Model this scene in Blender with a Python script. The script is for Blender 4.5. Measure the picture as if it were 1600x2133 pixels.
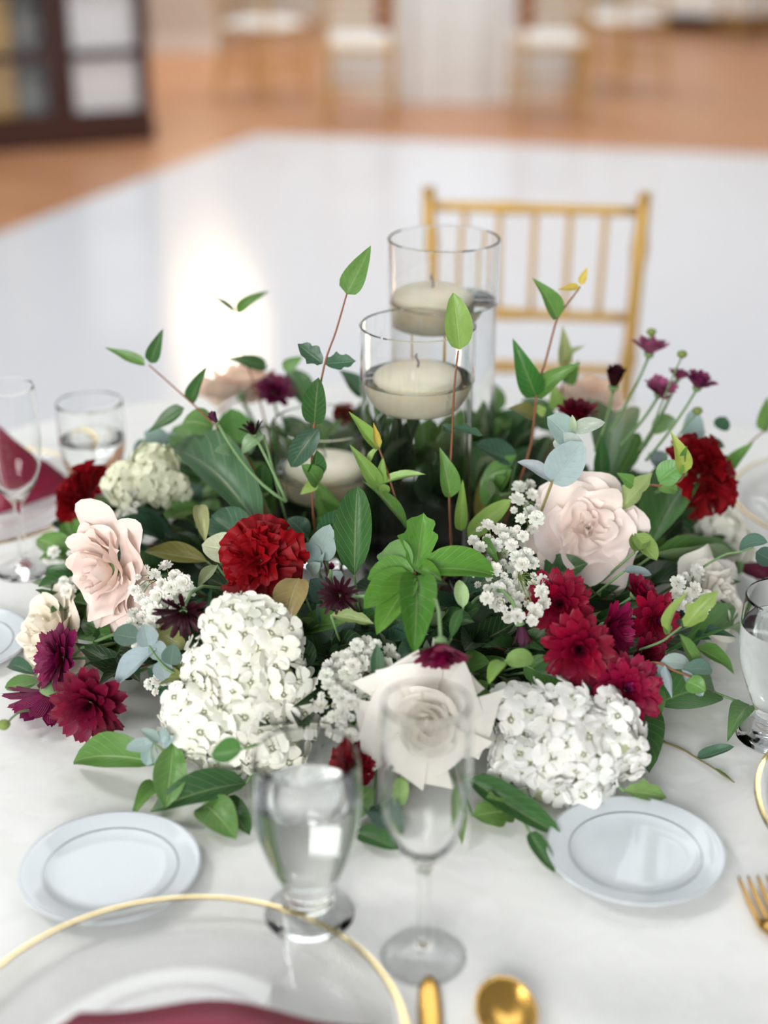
import bpy, math, random
from mathutils import Vector, Matrix, Quaternion

# ---------------------------------------------------------------- scene, camera, world, lights
for o in list(bpy.data.objects):
    bpy.data.objects.remove(o)
scene = bpy.context.scene
COL = scene.collection
F_PX = 3138.0
CAM_Z = 1.53
PITCH = math.radians(24.0)

cam_data = bpy.data.cameras.new('camera')
cam = bpy.data.objects.new('camera', cam_data)
COL.objects.link(cam)
cam.location = (0, 0, CAM_Z)
cam.rotation_euler = (math.radians(90) - PITCH, 0, 0)
cam_data.sensor_fit = 'VERTICAL'
cam_data.sensor_height = 36.0
cam_data.sensor_width = 27.0
cam_data.lens = 36.0 * F_PX / 2133.0
cam_data.clip_end = 100
cam_data.dof.use_dof = True
cam_data.dof.focus_distance = 1.42
cam_data.dof.aperture_fstop = 2.0
scene.camera = cam

world = bpy.data.worlds.new('hall_light')
scene.world = world
world.use_nodes = True
bg = world.node_tree.nodes['Background']
bg.inputs['Color'].default_value = (0.965, 0.985, 1.0, 1)
bg.inputs['Strength'].default_value = 0.335


def area(name, loc, target, sx, sy, power, color):
    d = bpy.data.lights.new(name, 'AREA')
    d.shape = 'RECTANGLE'
    d.size, d.size_y, d.energy, d.color = sx, sy, power, color
    o = bpy.data.objects.new(name, d)
    COL.objects.link(o)
    o.location = loc
    o.rotation_euler = (Vector(target) - Vector(loc)).to_track_quat('-Z', 'Y').to_euler()
    return o


area('ceiling_softlight', (-1.7, 1.55, 2.6), (0, 1.3, 0.76), 0.6, 0.6, 17, (1.0, 0.985, 0.96))
area('front_fill_light', (-1.2, -3.2, 2.3), (0, 1.35, 0.85), 2.6, 1.8, 212, (1.0, 0.99, 0.975))  # fill lamp added behind the camera to brighten the flower fronts
area('ceiling_light_over_floor', (0.0, 6.8, 4.6), (0, 6.8, 0), 5.0, 5.0, 175, (0.965, 0.985, 1.0))
area('ceiling_light_by_the_wall', (0.0, 11.8, 4.2), (0, 11.8, 0), 9.0, 2.5, 125, (1.0, 0.985, 0.965))

scene.view_settings.view_transform = 'Standard'
scene.view_settings.look = 'None'
scene.view_settings.gamma = 1.0
scene.view_settings.use_curve_mapping = False
scene.view_settings.exposure = 0.14

try:
    cy = scene.cycles
    cy.max_bounces, cy.diffuse_bounces, cy.glossy_bounces, cy.transmission_bounces, cy.transparent_max_bounces = 11, 3, 3, 11, 8
    cy.use_adaptive_sampling = True
    cy.adaptive_threshold = 0.1
    cy.adaptive_min_samples = 12
except Exception:
    pass

# ---------------------------------------------------------------- helpers
TABLE_Z = 0.76
UP = Vector((0, 0, 1))
FWD = Vector((0, math.cos(PITCH), -math.sin(PITCH)))
CUP = Vector((0, math.sin(PITCH), math.cos(PITCH)))
EYE = Vector((0, 0, CAM_Z))


def ray(px, py):
    return FWD + Vector(((px - 800) / F_PX, 0, 0)) + CUP * ((1066.5 - py) / F_PX)


def at(px, py, Y):
    d = ray(px, py)
    return EYE + d * (Y / d.y)


def on_plane(px, py, z=TABLE_Z):
    d = ray(px, py)
    return EYE + d * ((z - CAM_Z) / d.z)


def depth_of(p):
    return (Vector(p) - EYE).dot(FWD)


def px2m(p):
    return depth_of(p) / F_PX


DC = Vector((0.0, 1.49, TABLE_Z))
DR = (0.365, 0.395, 0.14)


def dome(px, py, lift=0.0):
    """a point on the mound of the arrangement seen along a pixel (nearest pass when the ray misses it)"""
    d = ray(px, py)
    R = [r + lift for r in DR]
    a = sum((d[i] / R[i]) ** 2 for i in range(3))
    e = EYE - DC
    b = sum(2 * d[i] * e[i] / R[i] ** 2 for i in range(3))
    c = sum((e[i] / R[i]) ** 2 for i in range(3)) - 1
    disc = b * b - 4 * a * c
    t = -b / (2 * a) if disc < 0 else (-b - math.sqrt(disc)) / (2 * a)
    p = EYE + d * t
    if p.z < TABLE_Z + 0.006 + max(lift, 0):
        p = EYE + d * ((TABLE_Z + 0.006 + max(lift, 0) - CAM_Z) / d.z)
    return p


def lin(r, g, b):
    f = lambda c: (c / 255 / 12.92) if c <= 10 else ((c / 255 + 0.055) / 1.055) ** 2.4
    return (f(r), f(g), f(b), 1.0)


def mesh_from(name, verts, faces, uvs=None, smooth=True, mat=None):
    m = bpy.data.meshes.new(name)
    m.from_pydata([tuple(v) for v in verts], [], faces)
    if uvs:
        l = m.uv_layers.new(name='UVMap')
        for lp in m.loops:
            l.data[lp.index].uv = uvs[lp.vertex_index]
    if smooth:
        m.polygons.foreach_set('use_smooth', [True] * len(m.polygons))
    if mat:
        m.materials.append(mat)
    m.update()
    return m


def put(name, mesh, parent=None, M=None, color=None):
    o = bpy.data.objects.new(name, mesh)
    COL.objects.link(o)
    if parent is not None:
        o.parent = parent
    if M is not None:
        o.matrix_basis = M
    if color is not None:
        o.color = color
    return o


def tag(o, label, cat, group=None, kind=None):
    o['label'] = label
    o['category'] = cat
    if group:
        o['group'] = group
    if kind:
        o['kind'] = kind
    return o


def thing(name, label, cat, loc, group=None, rot=None):
    o = bpy.data.objects.new(name, None)
    COL.objects.link(o)
    o.empty_display_size = 0.02
    o.location = loc
    if rot is not None:
        o.rotation_mode = 'QUATERNION'
        o.rotation_quaternion = rot
    return tag(o, label, cat, group)


def copy_tree(root, loc, rotz, label=None, group=None):
    r = root.copy()
    COL.objects.link(r)
    r.location = loc
    r.rotation_euler = (0, 0, rotz)
    if label:
        r['label'] = label
    if group:
        r['group'] = group
    for ch in list(root.children):
        c = ch.copy()
        COL.objects.link(c)
        c.parent = r
        for g in ch.children:
            d = g.copy()
            COL.objects.link(d)
            d.parent = c
    return r


class MB:
    """collects shapes for one mesh"""

    def __init__(self):
        self.v, self.f = [], []

    def add(self, verts, faces):
        n = len(self.v)
        self.v += [Vector(v) for v in verts]
        self.f += [tuple(i + n for i in f) for f in faces]
        return self

    def box(self, x0, x1, y0, y1, z0, z1):
        return self.add([(x, y, z) for z in (z0, z1) for y in (y0, y1) for x in (x0, x1)],
                        [(0, 2, 3, 1), (4, 5, 7, 6), (0, 1, 5, 4), (2, 6, 7, 3), (0, 4, 6, 2), (1, 3, 7, 5)])

    def tube(self, pts, rad, n=6):
        pts = [Vector(p) for p in pts]
        if not isinstance(rad, (list, tuple)):
            rad = [rad] * len(pts)
        vs, fs = [], []
        prev = None
        for i, p in enumerate(pts):
            t = (pts[min(i + 1, len(pts) - 1)] - pts[max(i - 1, 0)])
            t = t.normalized() if t.length > 1e-9 else UP
            if prev is None:
                a = t.cross(Vector((0.3, 0.9, 0.2)))
                if a.length < 1e-3:
                    a = t.cross(Vector((1, 0, 0)))
            else:
                a = prev - t * prev.dot(t)
            a.normalize()
            prev = a
            b = t.cross(a)
            for k in range(n):
                q = 2 * math.pi * k / n
                vs.append(p + (a * math.cos(q) + b * math.sin(q)) * rad[i])
        for i in range(len(pts) - 1):
            for k in range(n):
                k2 = (k + 1) % n
                fs.append((i * n + k, i * n + k2, (i + 1) * n + k2, (i + 1) * n + k))
        fs.append(tuple(range(n - 1, -1, -1)))
        fs.append(tuple((len(pts) - 1) * n + k for k in range(n)))
        return self.add(vs, fs)

    def build(self, name, mat, smooth=True):
        return mesh_from(name, self.v, self.f, None, smooth, mat)


def lathe(name, prof, mat, n=64):
    """surface of revolution of a profile of (r, z)"""
    vs, fs, rows = [], [], []
    for r, z in prof:
        if r < 1e-7:
            rows.append([len(vs)])
            vs.append((0, 0, z))
        else:
            rows.append(list(range(len(vs), len(vs) + n)))
            vs += [(r * math.cos(2 * math.pi * k / n), r * math.sin(2 * math.pi * k / n), z) for k in range(n)]
    for a, b in zip(rows, rows[1:]):
        for k in range(n):
            k2 = (k + 1) % n
            if len(a) == 1 and len(b) == 1:
                continue
            if len(a) == 1:
                fs.append((a[0], b[k2], b[k]))
            elif len(b) == 1:
                fs.append((a[k], a[k2], b[0]))
            else:
                fs.append((a[k], a[k2], b[k2], b[k]))
    m = mesh_from(name, vs, fs, None, True, mat)
    m.set_sharp_from_angle(angle=math.radians(38))
    return m


def smooth_prof(pts, sub=4):
    """Catmull-Rom through profile points"""
    out = []
    n = len(pts)
    for i in range(n - 1):
        p0, p1, p2, p3 = pts[max(i - 1, 0)], pts[i], pts[i + 1], pts[min(i + 2, n - 1)]
        for s in range(sub):
            t = s / sub
            out.append(tuple(0.5 * (2 * p1[j] + (p2[j] - p0[j]) * t + (2 * p0[j] - 5 * p1[j] + 4 * p2[j] - p3[j]) * t * t
                                    + (3 * p1[j] - p0[j] - 3 * p2[j] + p3[j]) * t ** 3) for j in range(2)))
    out.append(tuple(pts[-1]))
    return [(max(r, 0.0), z) for r, z in out]


# ---------------------------------------------------------------- materials
def new_mat(name):
    m = bpy.data.materials.new(name)
    m.use_nodes = True
    nt = m.node_tree
    return m, nt, nt.nodes['Principled BSDF'], nt.nodes['Material Output']


def simple(name, color, rough=0.5, metal=0.0, noise=0.0, scale=20, bump=0.0, bscale=60, spec=0.5):
    m, nt, bs, out = new_mat(name)
    bs.inputs['Roughness'].default_value = rough
    bs.inputs['Metallic'].default_value = metal
    bs.inputs['Specular IOR Level'].default_value = spec
    tc = nt.nodes.new('ShaderNodeTexCoord')
    nz = nt.nodes.new('ShaderNodeTexNoise')
    nz.inputs['Scale'].default_value = scale
    nz.inputs['Detail'].default_value = 3
    nt.links.new(tc.outputs['Object'], nz.inputs['Vector'])
    mix = nt.nodes.new('ShaderNodeMix')
    mix.data_type = 'RGBA'
    mix.inputs[6].default_value = tuple(c * (1 - noise) for c in color[:3]) + (1,)
    mix.inputs[7].default_value = tuple(min(c * (1 + noise), 1) for c in color[:3]) + (1,)
    nt.links.new(nz.outputs['Fac'], mix.inputs[0])
    nt.links.new(mix.outputs[2], bs.inputs['Base Color'])
    if bump:
        n2 = nt.nodes.new('ShaderNodeTexNoise')
        n2.inputs['Scale'].default_value = bscale
        nt.links.new(tc.outputs['Object'], n2.inputs['Vector'])
        b = nt.nodes.new('ShaderNodeBump')
        b.inputs['Strength'].default_value = bump
        b.inputs['Distance'].default_value = 0.01
        nt.links.new(n2.outputs['Fac'], b.inputs['Height'])
        nt.links.new(b.outputs['Normal'], bs.inputs['Normal'])
    return m


def mathn(nt, op, a, b=None, c=None):
    n = nt.nodes.new('ShaderNodeMath')
    n.operation = op
    for i, x in enumerate((a, b, c)):
        if x is None:
            continue
        if isinstance(x, (int, float)):
            n.inputs[i].default_value = x
        else:
            nt.links.new(x, n.inputs[i])
    return n.outputs[0]


def sheet_mat(name, rough, trans, vein=0.0, base_tint=None, tint_pow=2.0, spec=0.4, tcol=(1.0, 1.0, 1.0), mottle=0.12, streak=0.0, back=None):
    """leaf and petal material: colour from the object's own colour, veins along the blade, light passing through"""
    m, nt, bs, out = new_mat(name)
    L = nt.links.new
    oi = nt.nodes.new('ShaderNodeObjectInfo')
    uv = nt.nodes.new('ShaderNodeTexCoord')
    sep = nt.nodes.new('ShaderNodeSeparateXYZ')
    L(uv.outputs['UV'], sep.inputs[0])
    u, v = sep.outputs[0], sep.outputs[1]
    col = oi.outputs['Color']

    def mixc(fac, a, b, mode='MIX'):
        n = nt.nodes.new('ShaderNodeMix')
        n.data_type = 'RGBA'
        n.blend_type = mode
        for i, x in ((0, fac), (6, a), (7, b)):
            if isinstance(x, (int, float)) or isinstance(x, tuple):
                n.inputs[i].default_value = x
            else:
                L(x, n.inputs[i])
        return n.outputs[2]

    nz = nt.nodes.new('ShaderNodeTexNoise')
    nz.inputs['Scale'].default_value = 5.0
    nz.inputs['Detail'].default_value = 4.0
    off = nt.nodes.new('ShaderNodeVectorMath')
    off.operation = 'ADD'
    L(uv.outputs['UV'], off.inputs[0])
    rs = nt.nodes.new('ShaderNodeCombineXYZ')
    L(mathn(nt, 'MULTIPLY', oi.outputs['Random'], 40.0), rs.inputs[0])
    L(rs.outputs[0], off.inputs[1])
    L(off.outputs[0], nz.inputs['Vector'])
    val = mathn(nt, 'ADD', mathn(nt, 'MULTIPLY', mathn(nt, 'SUBTRACT', nz.outputs['Fac'], 0.5), mottle * 4), 1.0)
    hsv = nt.nodes.new('ShaderNodeHueSaturation')
    L(col, hsv.inputs['Color'])
    L(val, hsv.inputs['Value'])
    col = hsv.outputs[0]
    height = None
    if base_tint:
        f = mathn(nt, 'POWER', mathn(nt, 'SUBTRACT', 1.0, v), tint_pow)
        col = mixc(f, col, base_tint)
    if vein:
        au = mathn(nt, 'ABSOLUTE', mathn(nt, 'SUBTRACT', u, 0.5))
        rib = nt.nodes.new('ShaderNodeMapRange')
        rib.interpolation_type = 'SMOOTHSTEP'
        for i, x in ((1, 0.045), (2, 0.012), (3, 0.0), (4, 1.0)):
            rib.inputs[i].default_value = x
        L(au, rib.inputs[0])
        sv = mathn(nt, 'SINE', mathn(nt, 'MULTIPLY', mathn(nt, 'SUBTRACT', mathn(nt, 'MULTIPLY', v, 8.0), mathn(nt, 'MULTIPLY', au, 5.0)), 6.2832))
        side = nt.nodes.new('ShaderNodeMapRange')
        side.interpolation_type = 'SMOOTHSTEP'
        for i, x in ((1, 0.86), (2, 1.0), (3, 0.0), (4, 0.55)):
            side.inputs[i].default_value = x
        L(sv, side.inputs[0])
        vm = mathn(nt, 'MAXIMUM', rib.outputs[0], side.outputs[0])
        light = mixc(0.32, col, (0.62, 0.68, 0.36, 1))
        col = mixc(mathn(nt, 'MULTIPLY', vm, vein), col, light)
        height = mathn(nt, 'MULTIPLY', vm, -1.0)
    if streak:
        st = nt.nodes.new('ShaderNodeTexWave')
        st.inputs['Scale'].default_value = 3.0
        st.inputs['Distortion'].default_value = 1.5
        L(uv.outputs['UV'], st.inputs['Vector'])
        height = st.outputs['Fac']
    if back:
        geo = nt.nodes.new('ShaderNodeNewGeometry')
        col = mixc(geo.outputs['Backfacing'], col, mixc(back, col, (0.75, 0.8, 0.62, 1)))
    L(col, bs.inputs['Base Color'])
    bs.inputs['Roughness'].default_value = rough
    bs.inputs['Specular IOR Level'].default_value = spec
    if height is not None:
        b = nt.nodes.new('ShaderNodeBump')
        b.inputs['Strength'].default_value = 0.35
        b.inputs['Distance'].default_value = 0.004
        L(height, b.inputs['Height'])
        L(b.outputs['Normal'], bs.inputs['Normal'])
    tr = nt.nodes.new('ShaderNodeBsdfTranslucent')
    L(mixc(1.0, col, tcol + (1,), 'MULTIPLY'), tr.inputs['Color'])
    ms = nt.nodes.new('ShaderNodeMixShader')
    ms.inputs[0].default_value = trans
    L(bs.outputs[0], ms.inputs[1])
    L(tr.outputs[0], ms.inputs[2])
    L(ms.outputs[0], out.inputs['Surface'])
    return m


M_LEAF = sheet_mat('leaf_green', 0.38, 0.22, vein=0.62, tcol=(1.0, 1.0, 0.6), spec=0.5, back=0.25)
M_EUC = sheet_mat('leaf_eucalyptus', 0.62, 0.18, vein=0.35, spec=0.3, mottle=0.07)
M_ROSE = sheet_mat('petal_blush', 0.6, 0.22, base_tint=(0.97, 0.82, 0.75, 1), tint_pow=4, spec=0.25, mottle=0.025, tcol=(1.0, 0.95, 0.9))
M_ROSEW = sheet_mat('petal_ivory', 0.6, 0.2, base_tint=(0.95, 0.86, 0.74, 1), tint_pow=3.4, spec=0.25, mottle=0.025)
M_MUM = sheet_mat('petal_burgundy', 0.42, 0.22, spec=0.4, mottle=0.22, streak=1.0, tcol=(1.0, 0.6, 0.8))
M_CARN = sheet_mat('petal_crimson', 0.55, 0.25, spec=0.3, mottle=0.25, tcol=(1.0, 0.5, 0.5))
M_HYD = sheet_mat('petal_white', 0.6, 0.2, base_tint=(0.80, 0.83, 0.55, 1), tint_pow=5.0, spec=0.25, mottle=0.03)
M_GYP = sheet_mat('petal_gypsophila', 0.65, 0.3, spec=0.2, mottle=0.03)
M_STEM = sheet_mat('stem_bark', 0.55, 0.0, spec=0.3, mottle=0.2)


def glass_mat(name, color=(1, 1, 1, 1), ior=1.48, rough=0.0):
    m, nt, bs, out = new_mat(name)
    nt.nodes.remove(bs)
    g = nt.nodes.new('ShaderNodeBsdfGlass')
    g.inputs['Color'].default_value = color
    g.inputs['IOR'].default_value = ior
    g.inputs['Roughness'].default_value = rough
    nt.links.new(g.outputs[0], out.inputs['Surface'])
    return m


M_GLASS = glass_mat('clear_glass', (0.995, 1.0, 0.998, 1), 1.45)
M_FLUTE = glass_mat('fine_clear_glass', (0.998, 1.0, 0.999, 1), 1.27)
M_GOBLET = glass_mat('goblet_glass', (0.996, 1.0, 0.999, 1), 1.38)
M_WATER = glass_mat('water', (0.99, 1.0, 0.995, 1), 1.33)


def pane_mat(name, power, scale, base):
    m, nt, bs, out = new_mat(name)
    nt.nodes.remove(bs)
    t = nt.nodes.new('ShaderNodeBsdfTransparent')
    g = nt.nodes.new('ShaderNodeBsdfGlossy')
    g.inputs['Roughness'].default_value = 0.03
    lw = nt.nodes.new('ShaderNodeLayerWeight')
    fac = mathn(nt, 'MULTIPLY_ADD', mathn(nt, 'POWER', lw.outputs['Facing'], power), scale, base)
    ms = nt.nodes.new('ShaderNodeMixShader')
    nt.links.new(fac, ms.inputs[0])
    nt.links.new(t.outputs[0], ms.inputs[1])
    nt.links.new(g.outputs[0], ms.inputs[2])
    nt.links.new(ms.outputs[0], out.inputs['Surface'])
    return m


M_PANE = pane_mat('window_glass', 4.0, 0.6, 0.07)
M_THIN = pane_mat('thin_clear_glass', 9.0, 0.45, 0.022)
M_GOLD = simple('gold_metal', lin(202, 160, 84), 0.22, 1.0, 0.05)
M_GOLDPAINT = simple('gold_painted_wood', lin(206, 166, 92), 0.38, 0.35, 0.08)
M_RIM = simple('pale_gold_rim', lin(226, 204, 150), 0.16, 1.0, 0.05)
M_PORC = simple('white_porcelain', lin(214, 221, 226), 0.08, 0, 0.01)
M_SILVER = simple('silver_line', lin(165, 168, 172), 0.3, 0.8, 0.05)
M_WAX = simple('ivory_wax', lin(246, 238, 214), 0.45, 0, 0.02)
_wb = M_WAX.node_tree.nodes['Principled BSDF']
_wb.inputs['Subsurface Weight'].default_value = 0.7
_wb.inputs['Subsurface Radius'].default_value = (1.0, 0.8, 0.55)
_wb.inputs['Subsurface Scale'].default_value = 0.02
M_WICK = simple('wick', lin(120, 120, 128), 0.9, 0, 0.3, 200)
M_CUSH = simple('white_cushion', lin(236, 232, 226), 0.8, 0, 0.02, 30, 0.1)
M_NAP = simple('burgundy_satin', lin(128, 22, 52), 0.45, 0, 0.12, 60, 0.1, 200)
M_DARKWOOD = simple('dark_wood', lin(66, 36, 30), 0.4, 0, 0.3, 6)
M_WALL = simple('wall_paint', lin(206, 198, 188), 0.8, 0, 0.03, 2)
M_TRIM = simple('trim_paint', lin(225, 220, 212), 0.5, 0, 0.02, 2)
M_FOAM = simple('floral_foam', lin(40, 62, 36), 0.95, 0, 0.3, 90, 0.3, 150)
M_GREYPOT = simple('grey_ceramic', lin(150, 152, 146), 0.4, 0, 0.1)
M_GOLDBOX = simple('gold_card', lin(206, 166, 84), 0.5, 0.1, 0.1)
M_LINEN = simple('white_linen', lin(246, 246, 246), 0.85, 0, 0.02)


def cloth_mat():
    m, nt, bs, out = new_mat('white_tablecloth')
    L = nt.links.new
    bs.inputs['Roughness'].default_value = 0.5
    bs.inputs['Specular IOR Level'].default_value = 0.35
    bs.inputs['Sheen Weight'].default_value = 0.15
    tc = nt.nodes.new('ShaderNodeTexCoord')
    n1 = nt.nodes.new('ShaderNodeTexNoise')
    n1.inputs['Scale'].default_value = 14
    n1.inputs['Detail'].default_value = 2
    n1.inputs['Distortion'].default_value = 1.6
    L(tc.outputs['Object'], n1.inputs['Vector'])
    mp = nt.nodes.new('ShaderNodeMapRange')
    mp.interpolation_type = 'SMOOTHSTEP'
    for i, x in ((1, 0.47), (2, 0.53), (3, 0.0), (4, 1.0)):
        mp.inputs[i].default_value = x
    L(n1.outputs['Fac'], mp.inputs[0])
    mix = nt.nodes.new('ShaderNodeMix')
    mix.data_type = 'RGBA'
    mix.inputs[6].default_value = lin(232, 233, 230)
    mix.inputs[7].default_value = lin(236, 237, 235)
    L(mp.outputs[0], mix.inputs[0])
    L(mix.outputs[2], bs.inputs['Base Color'])
    rr = nt.nodes.new('ShaderNodeMapRange')
    rr.inputs[3].default_value, rr.inputs[4].default_value = 0.42, 0.6
    L(mp.outputs[0], rr.inputs[0])
    L(rr.outputs[0], bs.inputs['Roughness'])
    n2 = nt.nodes.new('ShaderNodeTexNoise')
    n2.inputs['Scale'].default_value = 9
    n2.inputs['Detail'].default_value = 3
    L(tc.outputs['Object'], n2.inputs['Vector'])
    b = nt.nodes.new('ShaderNodeBump')
    b.inputs['Strength'].default_value = 0.25
    b.inputs['Distance'].default_value = 0.02
    L(n2.outputs['Fac'], b.inputs['Height'])
    L(b.outputs['Normal'], bs.inputs['Normal'])
    return m


M_CLOTH = cloth_mat()


def wood_floor_mat():
    m, nt, bs, out = new_mat('oak_floor')
    L = nt.links.new
    tc = nt.nodes.new('ShaderNodeTexCoord')
    br = nt.nodes.new('ShaderNodeTexBrick')
    br.inputs['Color1'].default_value = lin(204, 150, 110)
    br.inputs['Color2'].default_value = lin(190, 134, 94)
    br.inputs['Mortar'].default_value = lin(120, 74, 48)
    br.inputs['Scale'].default_value = 1.0
    br.inputs['Mortar Size'].default_value = 0.003
    br.inputs['Brick Width'].default_value = 0.9
    br.inputs['Row Height'].default_value = 0.08
    mp = nt.nodes.new('ShaderNodeMapping')
    mp.inputs['Rotation'].default_value = (0, 0, math.radians(35))
    L(tc.outputs['Object'], mp.inputs[0])
    L(mp.outputs[0], br.inputs['Vector'])
    L(br.outputs['Color'], bs.inputs['Base Color'])
    bs.inputs['Roughness'].default_value = 0.32
    return m


M_OAK = wood_floor_mat()
M_DANCE = simple('white_vinyl', lin(231, 233, 238), 0.15, 0, 0.015, 3)

# ---------------------------------------------------------------- the hall
def struct(name, mesh, loc=(0, 0, 0)):
    o = put(name, mesh)
    o.location = loc
    o['kind'] = 'structure'
    return o


ROOM_X, ROOM_Y0, ROOM_Y1, ROOM_H = 8.0, -4.0, 15.0, 3.7
struct('floor', MB().box(-ROOM_X, ROOM_X, ROOM_Y0, ROOM_Y1, -0.1, 0.0).build('floor', M_OAK, False))
struct('wall_back', MB().box(-ROOM_X, ROOM_X, ROOM_Y1, ROOM_Y1 + 0.15, 0, ROOM_H).build('wall_back', M_WALL, False))
struct('wall_left', MB().box(-ROOM_X - 0.15, -ROOM_X, ROOM_Y0, ROOM_Y1, 0, ROOM_H).build('wall_left', M_WALL, False))
struct('wall_right', MB().box(ROOM_X, ROOM_X + 0.15, ROOM_Y0, ROOM_Y1, 0, ROOM_H).build('wall_right', M_WALL, False))
struct('baseboard_back', MB().box(-ROOM_X, ROOM_X, ROOM_Y1 - 0.02, ROOM_Y1, 0, 0.16).build('baseboard_back', M_TRIM, False))

q0, q1 = on_plane(318, 112, 0.0), on_plane(462, 106, 0.0)
struct('wall_partition', MB().box(q0.x, q1.x, q0.y, ROOM_Y1, 0, ROOM_H).build('wall_partition', M_WALL, False))
struct('baseboard_partition', MB().box(q0.x - 0.015, q1.x + 0.015, q0.y - 0.018, q0.y, 0, 0.14).build('baseboard_partition', M_TRIM, False))

# white dance floor: a sheet laid on the oak floor
c0 = on_plane(540, 283, 0.0)
cr = on_plane(1600, 328, 0.0)
cl = on_plane(0, 492, 0.0)
er = (cr - c0).normalized()
el = (cl - c0).normalized()
quad = [c0, c0 + er * 9.0, c0 + er * 9.0 + el * 9.5, c0 + el * 9.5]
vs = [(q.x, q.y, z) for z in (0.001, 0.012) for q in quad]
dance = put('dance_floor', mesh_from('dance_floor', vs, [(3, 2, 1, 0), (4, 5, 6, 7), (0, 1, 5, 4), (1, 2, 6, 5), (2, 3, 7, 6), (3, 0, 4, 7)], None, False, M_DANCE))
dance['kind'] = 'structure'


# ---------------------------------------------------------------- wall sconce whose glow shows in the dance floor
def warm_glow():
    m, nt, bs, out = new_mat('warm_lamp_glow')
    bs.inputs['Base Color'].default_value = (1, 0.9, 0.75, 1)
    bs.inputs['Emission Color'].default_value = (1.0, 0.80, 0.55, 1)
    bs.inputs['Emission Strength'].default_value = 19.0
    return m


sc = thing('wall_lamp', 'warm glowing globe wall lamp reflected in the white dance floor', 'lamp', (-1.32, q0.y - 0.001, 2.25))
put('lamp_plate', MB().box(-0.08, 0.08, -0.03, 0, -0.12, 0.12).build('lamp_plate', M_GOLDPAINT, False), sc)
put('lamp_arm', MB().tube([(0, -0.02, 0), (0, -0.10, 0.0), (0, -0.28, 0.0)], 0.015).build('lamp_arm', M_GOLDPAINT), sc)
put('lamp_shade', lathe('lamp_shade', smooth_prof([(0, -0.27), (0.15, -0.235), (0.25, -0.12), (0.28, 0.0), (0.25, 0.12), (0.15, 0.235), (0, 0.27)], 3), warm_glow(), 32), sc, Matrix.Translation((0, -0.28, 0)))


# ---------------------------------------------------------------- gold bamboo-style banquet chair
def make_chair(label, group):
    t = thing('banquet_chair', label, 'chair', (0, 0, 0), group)

    def rod(name, pts, r, rings=()):
        mb = MB()
        P, R = [], []
        for i in range(len(pts) - 1):
            a, b = Vector(pts[i]), Vector(pts[i + 1])
            for s in range(8):
                P.append(a.lerp(b, s / 8))
        P.append(Vector(pts[-1]))
        R = [r * (1.3 if (k % 6 == 3 and rings) else 1.0) for k in range(len(P))]
        put(name, mb.tube(P, R, 8).build(name, M_GOLDPAINT), t)

    for s in (-1, 1):
        rod('back_post', [(s * 0.19, 0.25, 0), (s * 0.183, 0.19, 0.43), (s * 0.192, 0.215, 0.65), (s * 0.203, 0.275, 0.93)], 0.0135, True)
        rod('front_leg', [(s * 0.20, -0.20, 0), (s * 0.195, -0.19, 0.43)], 0.0135, True)
        rod('side_stretcher', [(s * 0.20, -0.19, 0.17), (s * 0.187, 0.22, 0.17)], 0.008)
        rod('side_stretcher', [(s * 0.20, -0.19, 0.25), (s * 0.187, 0.215, 0.25)], 0.008)
    for z, y, x in ((0.895, 0.268, 0.202), (0.70, 0.226, 0.194), (0.60, 0.207, 0.19)):
        rod('back_rail', [(-x, y, z), (x, y, z)], 0.0105, True)
    for k in range(5):
        f = -0.66 + 0.33 * k
        rod('spindle', [(f * 0.194, 0.226, 0.70), (f * 0.202, 0.268, 0.895)], 0.0062)
    rod('front_stretcher', [(-0.2, -0.195, 0.20), (0.2, -0.195, 0.20)], 0.008)
    rod('rear_stretcher', [(-0.19, 0.22, 0.20), (0.19, 0.22, 0.20)], 0.008)
    put('seat', MB().box(-0.205, 0.205, -0.21, 0.20, 0.425, 0.45).build('seat', M_GOLDPAINT, False), t)
    prof = []
    vs, fs = [], []
    n = 14
    for j in range(n + 1):
        for i in range(n + 1):
            x, y = -1 + 2 * i / n, -1 + 2 * j / n
            h = (1 - abs(x) ** 6) * (1 - abs(y) ** 6)
            vs.append((x * 0.20, y * 0.20 - 0.005, 0.452 + 0.045 * h ** 0.5))
    for j in range(n):
        for i in range(n):
            a = j * (n + 1) + i
            fs.append((a, a + 1, a + n + 2, a + n + 1))
    base = [j for j in range(n + 1)]
    put('cushion', mesh_from('cushion', vs, fs, None, True, M_CUSH), t)
    return t


CH_GROUP = 'gold banquet chairs around the hall'
pl, pr = at(893, 402, 2.87), at(1344, 407, 2.82)
mid = (pl + pr) / 2
chair = make_chair('gold bamboo-style chair with spindle back standing behind the flower centerpiece', CH_GROUP)
ang = math.atan2(pr.y - pl.y, pr.x - pl.x)
off = Matrix.Rotation(ang, 3, 'Z') @ Vector((0, 0.275, 0))
chair.location = (mid.x - off.x, mid.y - off.y, 0.0)
chair.rotation_euler = (0, 0, ang)
for px, py, rz, lab in (
        (752, 250, 3.10, 'gold chair at the white-skirted table, nearer the display cabinet'),
        (1138, 246, 3.20, 'gold chair at the white-skirted table, on the side away from the cabinet'),
        (550, 204, 2.6, 'gold chair with cream cushion standing alone between cabinet and white-skirted table'),
        (1290, 188, 3.7, 'gold chair with pale cushion on bare wood beyond the white-skirted table'),
        (1560, 92, 3.3, 'gold chair farthest from the cabinet, pulled up to the distant cloth-covered table')):
    p = on_plane(px, py, 0.0)
    copy_tree(chair, (p.x, p.y, 0.0), rz, lab, CH_GROUP)


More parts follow.
